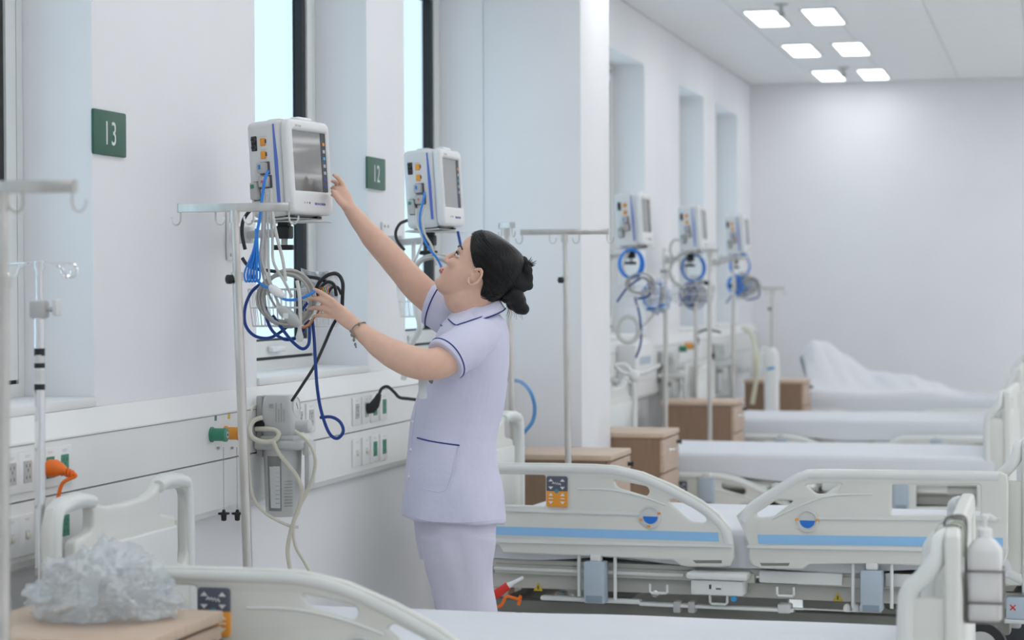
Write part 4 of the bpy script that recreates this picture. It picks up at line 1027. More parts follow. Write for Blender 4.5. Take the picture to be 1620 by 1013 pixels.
# ================================================================== clear plastic bag on the cabinet
def bag_material():
    m = bpy.data.materials.new('clear_film'); m.use_nodes = True; nt = m.node_tree
    nt.nodes.remove(nt.nodes['Principled BSDF'])
    tr = nt.nodes.new('ShaderNodeBsdfTransparent'); tr.inputs[0].default_value = (.95, .97, .98, 1)
    gl = nt.nodes.new('ShaderNodeBsdfGlossy'); gl.inputs['Roughness'].default_value = .10
    df = nt.nodes.new('ShaderNodeBsdfTranslucent'); df.inputs[0].default_value = (.9, .93, .96, 1)
    d2 = nt.nodes.new('ShaderNodeBsdfDiffuse'); d2.inputs[0].default_value = (.86, .90, .94, 1)
    nz = nt.nodes.new('ShaderNodeTexNoise'); nz.inputs['Scale'].default_value = 26; nz.inputs['Detail'].default_value = 5
    bp = nt.nodes.new('ShaderNodeBump'); bp.inputs['Strength'].default_value = .7; bp.inputs['Distance'].default_value = .012
    nt.links.new(nz.outputs['Fac'], bp.inputs['Height'])
    for n in (gl, df, d2): nt.links.new(bp.outputs[0], n.inputs['Normal'])
    m1 = nt.nodes.new('ShaderNodeMixShader'); m1.inputs[0].default_value = .5
    m2 = nt.nodes.new('ShaderNodeMixShader'); m2.inputs[0].default_value = .24
    m3 = nt.nodes.new('ShaderNodeMixShader'); m3.inputs[0].default_value = .28
    nt.links.new(df.outputs[0], m1.inputs[1]); nt.links.new(d2.outputs[0], m1.inputs[2])
    nt.links.new(tr.outputs[0], m2.inputs[1]); nt.links.new(m1.outputs[0], m2.inputs[2])
    nt.links.new(m2.outputs[0], m3.inputs[1]); nt.links.new(gl.outputs[0], m3.inputs[2])
    nt.links.new(m3.outputs[0], nt.nodes['Material Output'].inputs[0]); return m
from mathutils import noise as mnoise
def crumple(v, s, o):
    p = Vector(v) * s + Vector((o, o * .7, o * 1.3))
    return 1 - 2 * abs(mnoise.noise(p)) + .5 * (1 - 2 * abs(mnoise.noise(p * 2.1))) + .25 * (1 - 2 * abs(mnoise.noise(p * 4.3)))
bm = bmesh.new(); bmesh.ops.create_icosphere(bm, subdivisions=5, radius=1)
ctop = .667
# outline of the bag as seen: wide and low, with a bulge to the upper left and a drooping right end
for v in bm.verts:
    n = v.co.copy(); u = n.x
    top = .088 + .012 * math.sin(u * 3 + 2) - .035 * max(0, u - .25) * 1.6
    zz = n.z * (top if n.z > 0 else .05)
    q = Vector((n.x * .140, n.y * .115, zz))
    k = crumple(n, 1.5, 3.1) - .75
    q += n * (.050 * k); q.z = max(q.z, -.0495 + .004 * crumple(n, 5, 1))
    v.co = q
me = bpy.data.meshes.new('plastic_bag'); bm.to_mesh(me); bm.free(); finish_mesh(me, bag_material(), True, 25)
bag = link('plastic_bag', me); bag.location = (-2.025, 4.345, ctop + .050); bag.rotation_euler = (0, 0, R_(8))
tag(bag, 'crumpled clear plastic bag lying on the foreground wooden cabinet', 'plastic bag')
# ================================================================== hand-rub bottle in its wire holder on the near footboard
foot_x = -2.268 + 2.055
pn = at(1561, 983, 4.72)
hx, hy = foot_x + .062, 4.86
hz = onY(1561, 983, hy).z
t = thing('wire_bottle_holder', 'thin wire holder hooked over the near footboard', 'wire holder', (hx, hy, hz))
bw = .041
W2 = MB()
def ring_at(z, nm, r=.0024): MB().tube(rounded_3d([Vector((sx * bw, sy * bw, z)) for sx, sy in ((-1,-1),(1,-1),(1,1),(-1,1))], .006, 3), r, 6, closed=True).build(nm, mat('dark_wire', (.22, .21, .20), .4, .8, noise=.1), t)
ring_at(.002, 'bottom_ring'); ring_at(.045, 'lower_ring'); ring_at(.115, 'upper_ring')
for sx, sy in ((-1,-1),(1,-1),(1,1),(-1,1)): MB().cyl((sx * bw, sy * bw, 0), (sx * bw, sy * bw, .118), .0024, 6).build('upright_wire', mat('dark_wire', (.22, .21, .20), .4, .8, noise=.1), t)
for y in (-.012, .012):
    MB().tube(catmull([(-bw, y, .0), (-bw, y, .10), (-bw, y, .20), (-bw - .002, y, .868 - hz + .006), (-bw - .022, y, .868 - hz + .010), (-bw - .044, y, .868 - hz + .002), (-bw - .046, y, .868 - hz - .03)], 5), .0026, 7).build('hanger_wire', mat('dark_wire', (.22, .21, .20), .4, .8, noise=.1), t)
for k in (-.02, 0, .02): MB().cyl((-bw, k, .002), (bw, k, .002), .0015, 6).build('floor_wire', mat('dark_wire', (.22, .21, .20), .4, .8, noise=.1), t)
bt = thing('pump_bottle', 'white hand-rub pump bottle in the wire holder at the lower right', 'bottle', (hx, hy, hz + .004))
n = []
for (z, s_, rr_) in ((0, .034, .012), (.004, .037, .012), (.150, .0375, .012), (.158, .036, .012), (.172, .026, .014), (.182, .0155, .0149)):
    n.append([Vector((p.x, p.y, z)) for p in rounded([(-s_, -s_), (s_, -s_), (s_, s_), (-s_, s_)], rr_, 5)])
MB().loft(n).build('bottle_body', mat('bottle_white', (.80, .79, .79), .35, noise=.01), bt)
MB().lathe([(.016, .182), (.016, .200), (.012, .203)], seg=20).build('cap', M_WHITEP, bt)
MB().lathe([(.005, .203), (.005, .222), (.009, .223), (.009, .230), (.006, .232)], seg=14).build('pump_stem', M_WHITEP, bt)
MB().tube([(-.004, 0, .228), (.010, .004, .229), (.022, .010, .222)], [.0055, .005, .0035], 10).build('nozzle', M_WHITEP, bt)
# grey straps wound over the footboard
for k, (y, lab) in enumerate(((hy + .03, 'olive grey strap wrapped over the near footboard beside the wire'), (hy - .10, 'second olive grey strap hanging over the near footboard edge'))):
    o = MB(); P = catmull([(foot_x + .019, y, .80), (foot_x + .020, y + .004, .862), (foot_x, y + .012, .873), (foot_x - .020, y + .02, .862), (foot_x - .045, y + .03, .845), (foot_x - .058, y + .05, .80), (foot_x - .050, y + .05, .74)], 6)
    P = [Vector(p) for p in P]
    o.loft([[p + Vector((0, -.018, 0)), p + Vector((0, .018, 0)), p + Vector((.003, .018, .003)), p + Vector((.003, -.018, .003))] for p in P])
    tag(o.build('strap', mat('olive_grey_strap', srgb(150, 154, 138), .7, noise=.05)), lab, 'strap', 'straps on the near footboard')
# small box with a cross mark hung on the foot of the second bed
f2 = bed_o12 + B12_AX * 2.075
bxp = at(1616, 962, 7.35)
t = thing('outlet_box', 'pale blue grey box with a red cross mark at the right edge', 'box', bxp, B12_T)
MB().rbox((0, 0, 0), (.10, .06, .075), .006, 2).build('box_shell', M_GREYBLUE, t)
MB().rbox((0, 0, -.044), (.115, .07, .014), .004, 2).build('box_tray', M_LGREY, t)
cr = MB()
for a_ in (45, -45): cr.box((-.026, -.0312, .004), (.026, .0016, .004), Matrix.Rotation(R_(a_), 3, 'Y'))
cr.build('cross_mark', M_RED, t, False)
MB().tube([(.05, 0, 0), (.16, .02, .0), (.26, .04, .02)], .012, 8).build('holder_arm', M_GREYP, t)
wheel = thing('drum_wheel', 'dark rimmed round wheel just below the pump bottle', 'wheel', at(1552, 1003, 5.9))
Rw = Matrix.Rotation(PI/2, 3, 'X')
MB().lathe([(.045, -.02), (.068, -.018), (.072, 0), (.068, .018), (.045, .02)], (0, 0, -.035), 28, Rw).build('tyre', M_BLACK, wheel)
MB().lathe([(.044, -.021), (.046, 0), (.044, .021)], (0, 0, -.035), 24, Rw).build('hub', M_GREYP, wheel)
MB().cyl((0, 0, -.035), (0, 0, -(wheel.location.z) + .0), .012, 12).build('stand', M_GREYP, wheel)
# red handled tool and orange hose under the second bed
t = thing('red_handle', 'red and white grip lying under the second bed beside the nurse', 'handle', at(793, 935, 7.72))
o_ = at(793, 935, 7.72)
MB().tube([at(776, 946, 7.72) - o_, at(790, 937, 7.72) - o_, at(804, 927, 7.72) - o_], [.015, .017, .015], 12).build('grip', M_RED, t)
MB().tube([at(804, 927, 7.72) - o_, at(812, 922, 7.72) - o_, at(828, 914, 7.72) - o_], [.012, .007, .006], 10).build('tip', M_PRINTW, t)
cable('orange_hose', [(780, 962, 7.9), (793, 958, 7.9), (800, 945, 7.9), (808, 945, 7.9), (820, 948, 7.9), (824, 943, 7.9), (820, 958, 7.9)], .006, M_ORCAB, 'orange hose looping under the second bed', 'hose')
# blue tube on the wall left of the pillar
cable('blue_cable', [(790, 600, 9.95), (815, 602, 9.6), (828, 607, 9.4), (840, 622, 9.2), (846, 645, 9.2), (842, 668, 9.2), (826, 690, 9.2), (818, 720, 9.2)], .0085, mat('pale_blue_tube', srgb(92, 150, 206), .4, noise=.02), 'pale blue tube bowing out beside the second bed head before the pillar', 'tube')
# ================================================================== far details
# knotted white film on the third bed head
kn = at(1003, 592, 11.22)
t = thing('knotted_film', 'white film strip knotted on the third bed head', 'film strip', kn)
w3 = [((972, 578), (985, 590), (1001, 592)), ((1001, 592), (1022, 590), (1045, 577)), ((1001, 594), (990, 578), (975, 578)), ((1001, 592), (1004, 625), (1002, 660), (1001, 690))]
for s_ in w3: MB().tube(catmull([at(*p, 11.22) - kn for p in s_], 6), .011, 8).build('film_tail', M_PRINTW, t)
MB().ell((0, 0, -.01), (.032, .026, .034)).build('knot', M_PRINTW, t)
# gas outlets on the far trunking
for (px, py, m, wd) in ((1075, 552, M_GREEN, 'green'), (1084, 548, M_ORANGE, 'orange')):
    p = tf(px, py); t = thing('gas_outlet', '%s gas outlet far along the trunking beyond the pillar' % wd, 'gas outlet', (TF, p.y, p.z), 0, 'gas outlets')
    MB().lathe([(.026, 0), (.026, .004), (.022, .006), (.022, .050), (.016, .052)], (0, 0, 0), 24, Rx90).build('barrel', m, t)
p = tf(1092, 548); t = thing('power_plug', 'black plug far along the trunking beside the orange outlet', 'plug', p)
MB().tube([(.004, 0, 0), (.03, 0, .0), (.05, 0, .03), (.058, 0, .06)], [.02, .02, .015, .008], 10).build('plug_body', M_BLACK, t)
c0 = p + Vector((.057, 0, .058)); d0 = -(CAM_ROT.transposed() @ (c0 - CAM_POS)).z
tag(MB().tube(catmull([c0, at(1100, 530, d0), at(1110, 524, d0), at(1122, 522, d0 - .2), at(1140, 526, d0 - .2)], 6), .008, 8).build('black_power_cable', M_BLKCAB), 'black power cable arching along the far trunking', 'cable')
cable('yellow_tube', [(1176, 520, 17.5), (1188, 528, 16.6), (1196, 560, 16.1), (1196, 600, 16.1), (1190, 640, 16.1)], .016, mat('yellow_tube', srgb(206, 204, 178), .45, noise=.02), 'pale yellow tube hanging by the farthest bed head', 'tube')
p = at(1221, 642, 16.35); base = Vector((p.x, p.y, 0)); ht = at(1221, 556, 16.35).z
t = thing('column_unit', 'slim white column unit with a blue mark before the far wall', 'medical unit', base)
MB().rbox((0, 0, ht / 2), (.11, .10, ht), .03, 3).build('column_body', M_WHITEP, t)
MB().lathe([(.05, ht - .01), (.035, ht + .02), (.015, ht + .03)], seg=18).build('column_cap', M_WHITEP, t)
MB().rbox((.0, -.051, at(1224, 583, 16.3).z), (.055, .003, .018), .001, 1, Matrix.Rotation(R_(-12), 3, 'Y')).build('blue_mark', M_CYAN, t)
# white cabinet unit under the third monitor
p = tf(1020, 580)
for (a_, b_, lab) in (((1006, 545), (1034, 600), 'white equipment case on the trunking below the third monitor'),):
    A, B = onX(*a_, TF + .12), onX(*b_, TF + .12)
    t = thing('equipment_case', lab, 'equipment', (TF + .002, (A.y + B.y) / 2, min(A.z, B.z)))
    hgt = abs(A.z - B.z)
    MB().rbox((.06, 0, hgt / 2), (.12, abs(B.y - A.y), hgt), .012, 3).build('case_shell', M_WHITEP, t)
    MB().rbox((.1205, 0, hgt * .55), (.002, abs(B.y - A.y) * .6, hgt * .2), .0008, 1).build('case_label', M_GREYBLUE, t)
# pouches of leads stuffed in the far baskets
for k, ((px, py), d, lab) in enumerate((((1040, 470), 12.45, 'bluish pouch of leads hanging beside the third monitor'), ((1098, 468), 14.25, 'bluish pouch of leads in the fourth basket'), ((1174, 452), 16.05, 'bluish pouch of leads in the farthest basket'))):
    c = at(px, py, d); t = thing('lead_pouch', lab, 'pouch', c, 0, 'lead pouches in the far baskets')
    bm = bmesh.new(); bmesh.ops.create_icosphere(bm, subdivisions=4, radius=1)
    for v in bm.verts:
        n = v.co.copy(); v.co = Vector((n.x * .075, n.y * .045, n.z * .085)) + n * (.022 * (crumple(n, 1.9, 11 + 5 * k) - .6))
    me = bpy.data.meshes.new('pouch_film'); bm.to_mesh(me); bm.free(); finish_mesh(me, mat('pouch_film', srgb(196, 206, 220), .35, noise=.10, scale=18), True, 30); link('pouch_film', me, t)
    rs = random.Random(60 + k)
    for q in range(6):
        P = [Vector((rs.uniform(-.07, .07), -.055 - rs.uniform(0, .015), rs.uniform(-.08, .09))) for _ in range(4)]
        MB().tube(catmull(P, 5), .0055, 6).build('lead', (M_LGCAB, M_GREYCAB, M_BLUECAB, M_LGCAB, M_NAVYCAB, M_GREYCAB)[q], t)
    coil('blue_coiled_cable', at(px - 12, py - 2, d - .08), .045, .06, 3, .0045, M_BLUECAB if k != 1 else M_NAVYCAB, 'loose blue loops over the lead pouch ' + ('beside the third monitor', 'of the fourth basket', 'of the farthest basket')[k], spread=.02, jit=.018, seed=70 + k)
# crumpled sheet on the farthest bed
def sheet():
    nx, ny = 64, 28; pts = []
    for j in range(ny):
        for i in range(nx):
            u, v = i / (nx - 1), j / (ny - 1)
            x = -1.98 + 1.30 * u; y = 17.12 + .72 * v
            ridge = math.exp(-((u - .10) / .16) ** 2) * .27 + .20 * max(0, 1 - abs(u - .28) / .5) + .09 * max(0, 1 - abs(u - .72) / .30)
            f = math.exp(-((v - .55 - .12 * math.sin(u * 5)) / .30) ** 2)
            z = .530 + ridge * f + .020 * abs(math.sin(u * 21 + v * 6)) * f + .016 * (crumple((u * 3, v * 2, 0), 1.6, 9) * .4 + .2) * (.3 + f)
            z = .53 + (z - .53) * min(1, (1 - u) / .15)
            if v < .12: z -= (.12 - v) * .8; y = 17.06
            if z < .53 and v >= .12: z = .53
            pts.append((x + .04 * math.sin(v * 7 + u * 3), y, z))
    m = MB().add(pts, [(j*nx+i, j*nx+i+1, (j+1)*nx+i+1, (j+1)*nx+i) for j in range(ny-1) for i in range(nx-1)])
    o = m.build('crumpled_sheet', mat('crumpled_linen', (.78, .78, .82), .8, noise=.02, bump=.3, bscale=20), None, True, 180)
    o.modifiers.new('thickness', 'SOLIDIFY').thickness = .006
    return tag(o, 'white sheet thrown in a heap on the farthest bed', 'sheet')
sheet()
# ================================================================== the nurse
ND = 6.55
def NP(px, py, w=0.0): return at(px, py, ND - w)
RV, UV, WV = CAM_ROT @ Vector((1, 0, 0)), CAM_ROT @ Vector((0, 1, 0)), CAM_ROT @ Vector((0, 0, 1))
def fuse(mb, voxel, iters=4, fac=.5):
    me = bpy.data.meshes.new('fuse'); me.from_pydata([tuple(v) for v in mb.v], [], mb.f)
    bm = bmesh.new(); bm.from_mesh(me); bmesh.ops.recalc_face_normals(bm, faces=bm.faces); bm.to_mesh(me); bm.free()
    o = bpy.data.objects.new('fuse', me); COL.objects.link(o)
    md = o.modifiers.new('r', 'REMESH'); md.mode = 'VOXEL'; md.voxel_size = voxel
    dg = bpy.context.evaluated_depsgraph_get(); out = bpy.data.meshes.new_from_object(o.evaluated_get(dg))
    bpy.data.objects.remove(o); bpy.data.meshes.remove(me)
    bm = bmesh.new(); bm.from_mesh(out)
    for _ in range(iters): bmesh.ops.smooth_vert(bm, verts=bm.verts, factor=fac, use_axis_x=True, use_axis_y=True, use_axis_z=True)
    bm.to_mesh(out); bm.free(); out.materials.clear(); return out
def limb(mb, pts, radii, seg=18, n=5, ends=True):
    P = catmull(pts, n); m = len(pts) - 1
    Rr = []
    for i in range(len(P)):
        t = i / n; k = min(int(t), m - 1); f = t - k; f = f * f * (3 - 2 * f); Rr.append(radii[k] * (1 - f) + radii[k + 1] * f)
    if ends:
        a = (P[0] - P[1]).normalized(); b = (P[-1] - P[-2]).normalized()
        pre = [P[0] + a * Rr[0] * q for q in (.95, .75, .4)]; post = [P[-1] + b * Rr[-1] * q for q in (.4, .75, .95)]
        P = pre + P + post; Rr = [Rr[0] * q for q in (.3, .66, .92)] + Rr + [Rr[-1] * q for q in (.92, .66, .3)]
    mb.tube(P, Rr, seg)
def ringpx(xl, xr, py, hw, n=40, e=2.3, pyf=None, wc=0.):
    c, a = (xl + xr) / 2, (xr - xl) / 2; out = []
    for k in range(n):
        t = 2 * PI * k / n; cs, sn = math.cos(t), math.sin(t)
        x = c + a * math.copysign(abs(cs) ** (2 / e), cs); w = wc + hw * math.copysign(abs(sn) ** (2 / e), sn)
        out.append(NP(x, py if pyf is None else pyf(cs, sn), w))
    return out
def lerp_rings(tab, sub=3):
    out = []
    for i in range(len(tab) - 1):
        for q in range(sub):
            t = q / sub; out.append([a * (1 - t) + b * t for a, b in zip(tab[i], tab[i + 1])])
    out.append(list(tab[-1])); return out
TORSO = [(733, 781, 486, .062), (716, 792, 498, .092), (703, 800, 510, .130), (693, 804, 526, .170), (684, 806, 548, .184), (673, 807, 578, .176), (664, 804, 608, .166), (656, 797, 642, .157), (649, 788, 675, .151), (645, 785, 700, .152), (640, 789, 740, .165), (637, 795, 782, .178), (636, 800, 818, .184)]
hem = lambda cs, sn: 831 - 15 * max(0, -cs) ** 2 - 2 * max(0, cs)
M_SKIN = mat('skin', srgb(228, 186, 163), .5, noise=.045, scale=30, bump=.05, bscale=240, sss=.12)
M_TUNIC = mat('pale_lilac_cotton', srgb(218, 217, 238), .8, noise=.012, scale=12, bump=.25, bscale=26)
M_TROU = mat('pale_lilac_trousers', srgb(214, 211, 228), .8, noise=.012, scale=12, bump=.25, bscale=22)
M_PIPE = mat('navy_piping', srgb(44, 56, 132), .7, noise=.03)
M_HAIR = mat('black_hair', (.006, .0055, .006), .36, noise=.3, scale=60, bump=.35, bscale=160, stretch=(1, 1, .15), spec=.3)
M_LIPS = mat('lips', srgb(196, 110, 108), .42, noise=.03)
nurse = thing('person', 'nurse in pale lilac tunic reaching up to the monitor, dark hair in a claw clip', 'person', Vector((NP(735, 900).x, NP(735, 900).y, 0)))
NB = nurse.location.copy()
def nlink(name, me, m, smooth=True, ang=60, label=None):
    me.transform(Matrix.Translation(-NB)); finish_mesh(me, m, smooth, ang); return link(name, me, nurse, label)
def nbuild(mb, name, m, parent=None, smooth=True, ang=50, label=None):
    mb.v = [v - NB for v in mb.v]; return mb.build(name, m, parent or nurse, smooth, ang, label)
# ---- head frame
HP, HY = R_(36), R_(-7)
HO = NP(753, 439, 0.0); HS = 1.055 / 1000
f0 = -RV * math.cos(HP) + UV * math.sin(HP); u0 = RV * math.sin(HP) + UV * math.cos(HP); s0 = WV
fV = (f0 * math.cos(HY) + s0 * math.sin(HY)).normalized(); sV = (s0 * math.cos(HY) - f0 * math.sin(HY)).normalized()
def H(f, u, s): return HO + (fV * f + u0 * u + sV * s) * HS
# slices: height, back, front, half width
SL = [(128, -40, 18, 18), (124, -58, 38, 36), (112, -78, 60, 56), (95, -90, 75, 68), (75, -97, 84, 74), (55, -100, 88, 76), (38, -99, 87, 75), (22, -96, 82, 73), (8, -92, 82, 71), (-8, -86, 85, 69), (-22, -79, 88, 66), (-36, -70, 89, 62), (-48, -60, 88, 57), (-60, -48, 84, 52), (-72, -30, 85, 45), (-84, -5, 82, 35), (-93, 20, 74, 22), (-97, 38, 64, 10)]
def slice_ring(u, b, f, hw, off=0., n=48):
    out = []; mid = (b * .52 + f * .48); 
    for k in range(n):
        t = 2 * PI * k / n; cs, sn = math.cos(t), math.sin(t)
        e = 2.25 if cs > 0 else 2.1
        L = (f - mid) if cs > 0 else (mid - b)
        out.append(H(mid + (L + off) * math.copysign(abs(cs) ** (2 / e), cs), u, (hw + off) * math.copysign(abs(sn) ** (2 / e), sn)))
    return out
def head_at(u):
    for (a, b) in zip(SL, SL[1:]):
        if a[0] >= u >= b[0]:
            t = (a[0] - u) / (a[0] - b[0]); return [a[i] * (1 - t) + b[i] * t for i in range(4)]
    return list(SL[0] if u > SL[0][0] else SL[-1])
body = MB()
us = [128, 124, 118, 110, 100, 88, 76, 64, 52, 40, 30, 20, 10, 0, -10, -20, -30, -40, -50, -60, -68, -76, -84, -90, -94, -97]
body.loft([slice_ring(*head_at(u)) for u in us])
HR = Matrix((fV, sV, u0)).transposed()      # columns: forward, side, up
def hell(mb, f, u, s, rf, ru, rs, tilt=0.):
    mb.ell(H(f, u, s), (rf * HS, rs * HS, ru * HS), HR @ Matrix.Rotation(tilt, 3, 'Y'))
# nose, lips, chin, brow ridge, cheeks
P = [H(84, 32, 0), H(91, 18, 0), H(98, 3, 0), H(101, -7, 0)]
limb(body, P, [7.5 * HS, 7.5 * HS, 8.5 * HS, 9.5 * HS], 14, 4)
for s in (-1, 1):
    hell(body, 93, -12, s * 10.5, 10, 7, 7); hell(body, 72, -6, s * 38, 17, 17, 20); hell(body, 78, 36, s * 26, 12, 8, 18)
hell(body, 92, -36, 0, 9, 5.5, 21); hell(body, 90, -47, 0, 9, 6, 18); hell(body, 80, -74, 0, 12, 12, 18); hell(body, 34, -56, 36, 26, 13, 12); hell(body, 34, -56, -36, 26, 13, 12); hell(body, 66, 66, 0, 24, 34, 46)
# ears
for s in (-1, 1):
    e = []
    for k in range(13):
        t = R_(-60 + 300 * k / 12); e.append(H(-10 - 17 * math.sin(t) * .9, 0 + 27 * math.cos(t), s * (76 + 13 * (1 if math.sin(t) > 0 else .4))))
    limb(body, e, [4.8 * HS] * 13, 10, 2); hell(body, -8, 0, s * 70, 14, 22, 5); hell(body, -14, 16, s * 74, 13, 12, 7); hell(body, -2, -25, s * 77, 7, 8, 5); hell(body, 5, 0, s * 73, 4, 7, 5)
# neck
limb(body, [H(-30, -30, 0), H(-22, -75, 0), NP(757, 492), NP(755, 520)], [60 * HS, 58 * HS, .058, .075], 24, 5)
# throat under the chin
limb(body, [H(36, -68, 0), H(8, -84, 0), NP(747, 492)], [24 * HS, 36 * HS, .044], 20, 5)
# torso and legs (under the clothes)
def inset_ring(xl, xr, py, hw, k=.93): c = (xl + xr) / 2; return ringpx(c - (c - xl) * k, c + (xr - c) * k, py, hw * k)
body.loft([inset_ring(*r) for r in TORSO[1:]])
HIP_Y = 832
for (w, dx) in ((.088, 0), (-.088, 4)):
    limb(body, [NP(718 + dx, 800, w * .75), NP(722 + dx, 860, w * .85), NP(731 + dx, 980, w), NP(737 + dx, 1090, w), NP(738 + dx, 1146, w)], [.078, .066, .056, .048, .040], 20, 4)
# near (left) arm
WB = NP(564, 518, .21)
limb(body, [NP(764, 534, .11), NP(738, 550, .19), NP(704, 571, .25), NP(676, 577, .285), NP(650, 572, .29), NP(626, 562, .272), NP(603, 549, .25), NP(582, 533, .228), WB], [.034, .044, .048, .047, .047, .044, .0375, .0295, .0235], 22, 5)
def hand(mb, wrist, rw, palm, knuckles, fingers, thumb, thick=.0135):
    """palm: list of (centre, half width vector); fingers: lists of points"""
    rings = []
    for (c, hv, tv) in palm:
        rings.append([c + hv * math.cos(2 * PI * k / 18) + tv * math.sin(2 * PI * k / 18) for k in range(18)])
    mb.loft(lerp_rings(rings, 3))
    for f, r in fingers: limb(mb, f, r, 12, 5)
    limb(mb, thumb[0], thumb[1], 12, 5)
def pv(dx, dy): return (RV * dx - UV * dy) * (ND / F_PX)      # pixel vector in the image plane
palm = [(NP(570, 523, .216), pv(7.5, -9), WV * .0215), (NP(562, 516, .208), pv(7, -9), WV * .0205), (NP(553, 509, .198), pv(7, -10.5), WV * .0185), (NP(541, 499, .18), pv(5, -13.2), WV * .0165), (NP(530, 490, .16), pv(2, -14.3), WV * .0135), (NP(523, 487, .145), pv(0, -13.2), WV * .0105)]
fr = lambda b: [b, b * .95, b * .88, b * .74]
fing = [([NP(528, 477, .158), NP(518, 470, .140), NP(507, 463, .118), NP(497, 458, .100)], fr(.0092)),
        ([NP(526, 484, .158), NP(513, 477, .140), NP(500, 473, .115), NP(489, 473, .092)], fr(.0094)),
        ([NP(526, 493, .156), NP(513, 489, .140), NP(501, 487, .115), NP(490, 489, .095)], fr(.0090)),
        ([NP(528, 501, .152), NP(516, 500, .138), NP(505, 499, .118), NP(495, 502, .102)], fr(.0080))]
thumb = ([NP(550, 504, .170), NP(536, 494, .130), NP(522, 484, .105), NP(511, 476, .090)], [.0135, .0115, .0100, .0085])
hand(body, WB, .0235, palm, None, fing, thumb)
# far (right) arm, raised
WF = NP(556, 334, -.150)
limb(body, [NP(735, 518, -.135), NP(712, 498, -.150), NP(688, 478, -.160), NP(662, 456, -.165), NP(632, 423, -.165), NP(612, 400, -.163), NP(592, 379, -.160), NP(573, 356, -.155), WF], [.038, .046, .049, .048, .0425, .0405, .037, .0295, .0235], 22, 5)
palm = [(NP(556, 334, -.150), pv(8.5, -8), WV * .019), (NP(550, 325, -.152), pv(10, -7), WV * .018), (NP(544, 313, -.155), pv(13.5, -5), WV * .016), (NP(540, 302, -.158), pv(14, 0), WV * .014), (NP(538, 296, -.160), pv(12, 3), WV * .011)]
palm = [(c, hv * .92, tv) for c, hv, tv in palm]
fing = [([NP(546, 302, -.158), NP(541, 290, -.160), NP(534, 281, -.155), NP(528, 277, -.148)], fr(.0090)),
        ([NP(543, 306, -.170), NP(537, 295, -.176), NP(531, 288, -.176), NP(526, 287, -.172)], fr(.0092)),
        ([NP(539, 312, -.178), NP(533, 302, -.186), NP(529, 297, -.188), NP(525, 298, -.186)], fr(.0088)),
        ([NP(536, 320, -.180), NP(531, 312, -.190), NP(528, 308, -.192), NP(525, 309, -.192)], fr(.0078))]
thumb = ([NP(546, 325, -.140), NP(538, 319, -.132), NP(532, 311, -.134), NP(527, 303, -.138)], [.0130, .0110, .0098, .0084])
hand(body, WF, .0235, palm, None, fing, thumb)
skin_me = fuse(body, .0036, 5)
nlink('body', skin_me, M_SKIN)
# ---- eyes, brows, lips
for s in (-1, 1):
    e = MB(); hell(e, 72, 19.5, s * 32, 12.6, 6.5, 14); eye = nbuild(e, 'eye', mat('eye_white', (.75, .73, .72), .25, noise=.01))
    i_ = MB(); hell(i_, 81, 20, s * 33, 4.6, 6, 6); nbuild(i_, 'iris', mat('iris_dark', (.02, .012, .01), .2, noise=.1), eye)
    lash = MB().tube(catmull([H(74, 22, s * 46), H(82, 27, s * 40), H(86, 28, s * 32), H(86, 24, s * 21)], 5), 1.9 * HS, 8); nbuild(lash, 'eyelashes', M_HAIR)
    lid = MB().tube(catmull([H(73, 17, s * 46), H(80, 12, s * 38), H(83, 12, s * 28)], 5), 1.6 * HS, 8); nbuild(lid, 'lower_eyelid', M_SKIN)
    br = MB().tube(catmull([H(72, 42, s * 52), H(84, 48, s * 40), H(90, 45, s * 26), H(92, 41, s * 16)], 5), [2.0 * HS, 2.6 * HS, 3.0 * HS, 2.0 * HS][0], 8); nbuild(br, 'eyebrow', M_HAIR)
for (u, f, r, nm) in ((-37, 96, 4.2, 'upper_lip'), (-45, 95, 4.8, 'lower_lip')):
    nbuild(MB().tube(catmull([H(f - 14, u - 2, -21), H(f - 2.5, u + 1, -10), H(f, u, 0), H(f - 2.5, u + 1, 10), H(f - 14, u - 2, 21)], 5), [2 * HS] * 2 + [r * HS] * 17 + [2 * HS] * 2, 10), nm, M_LIPS)
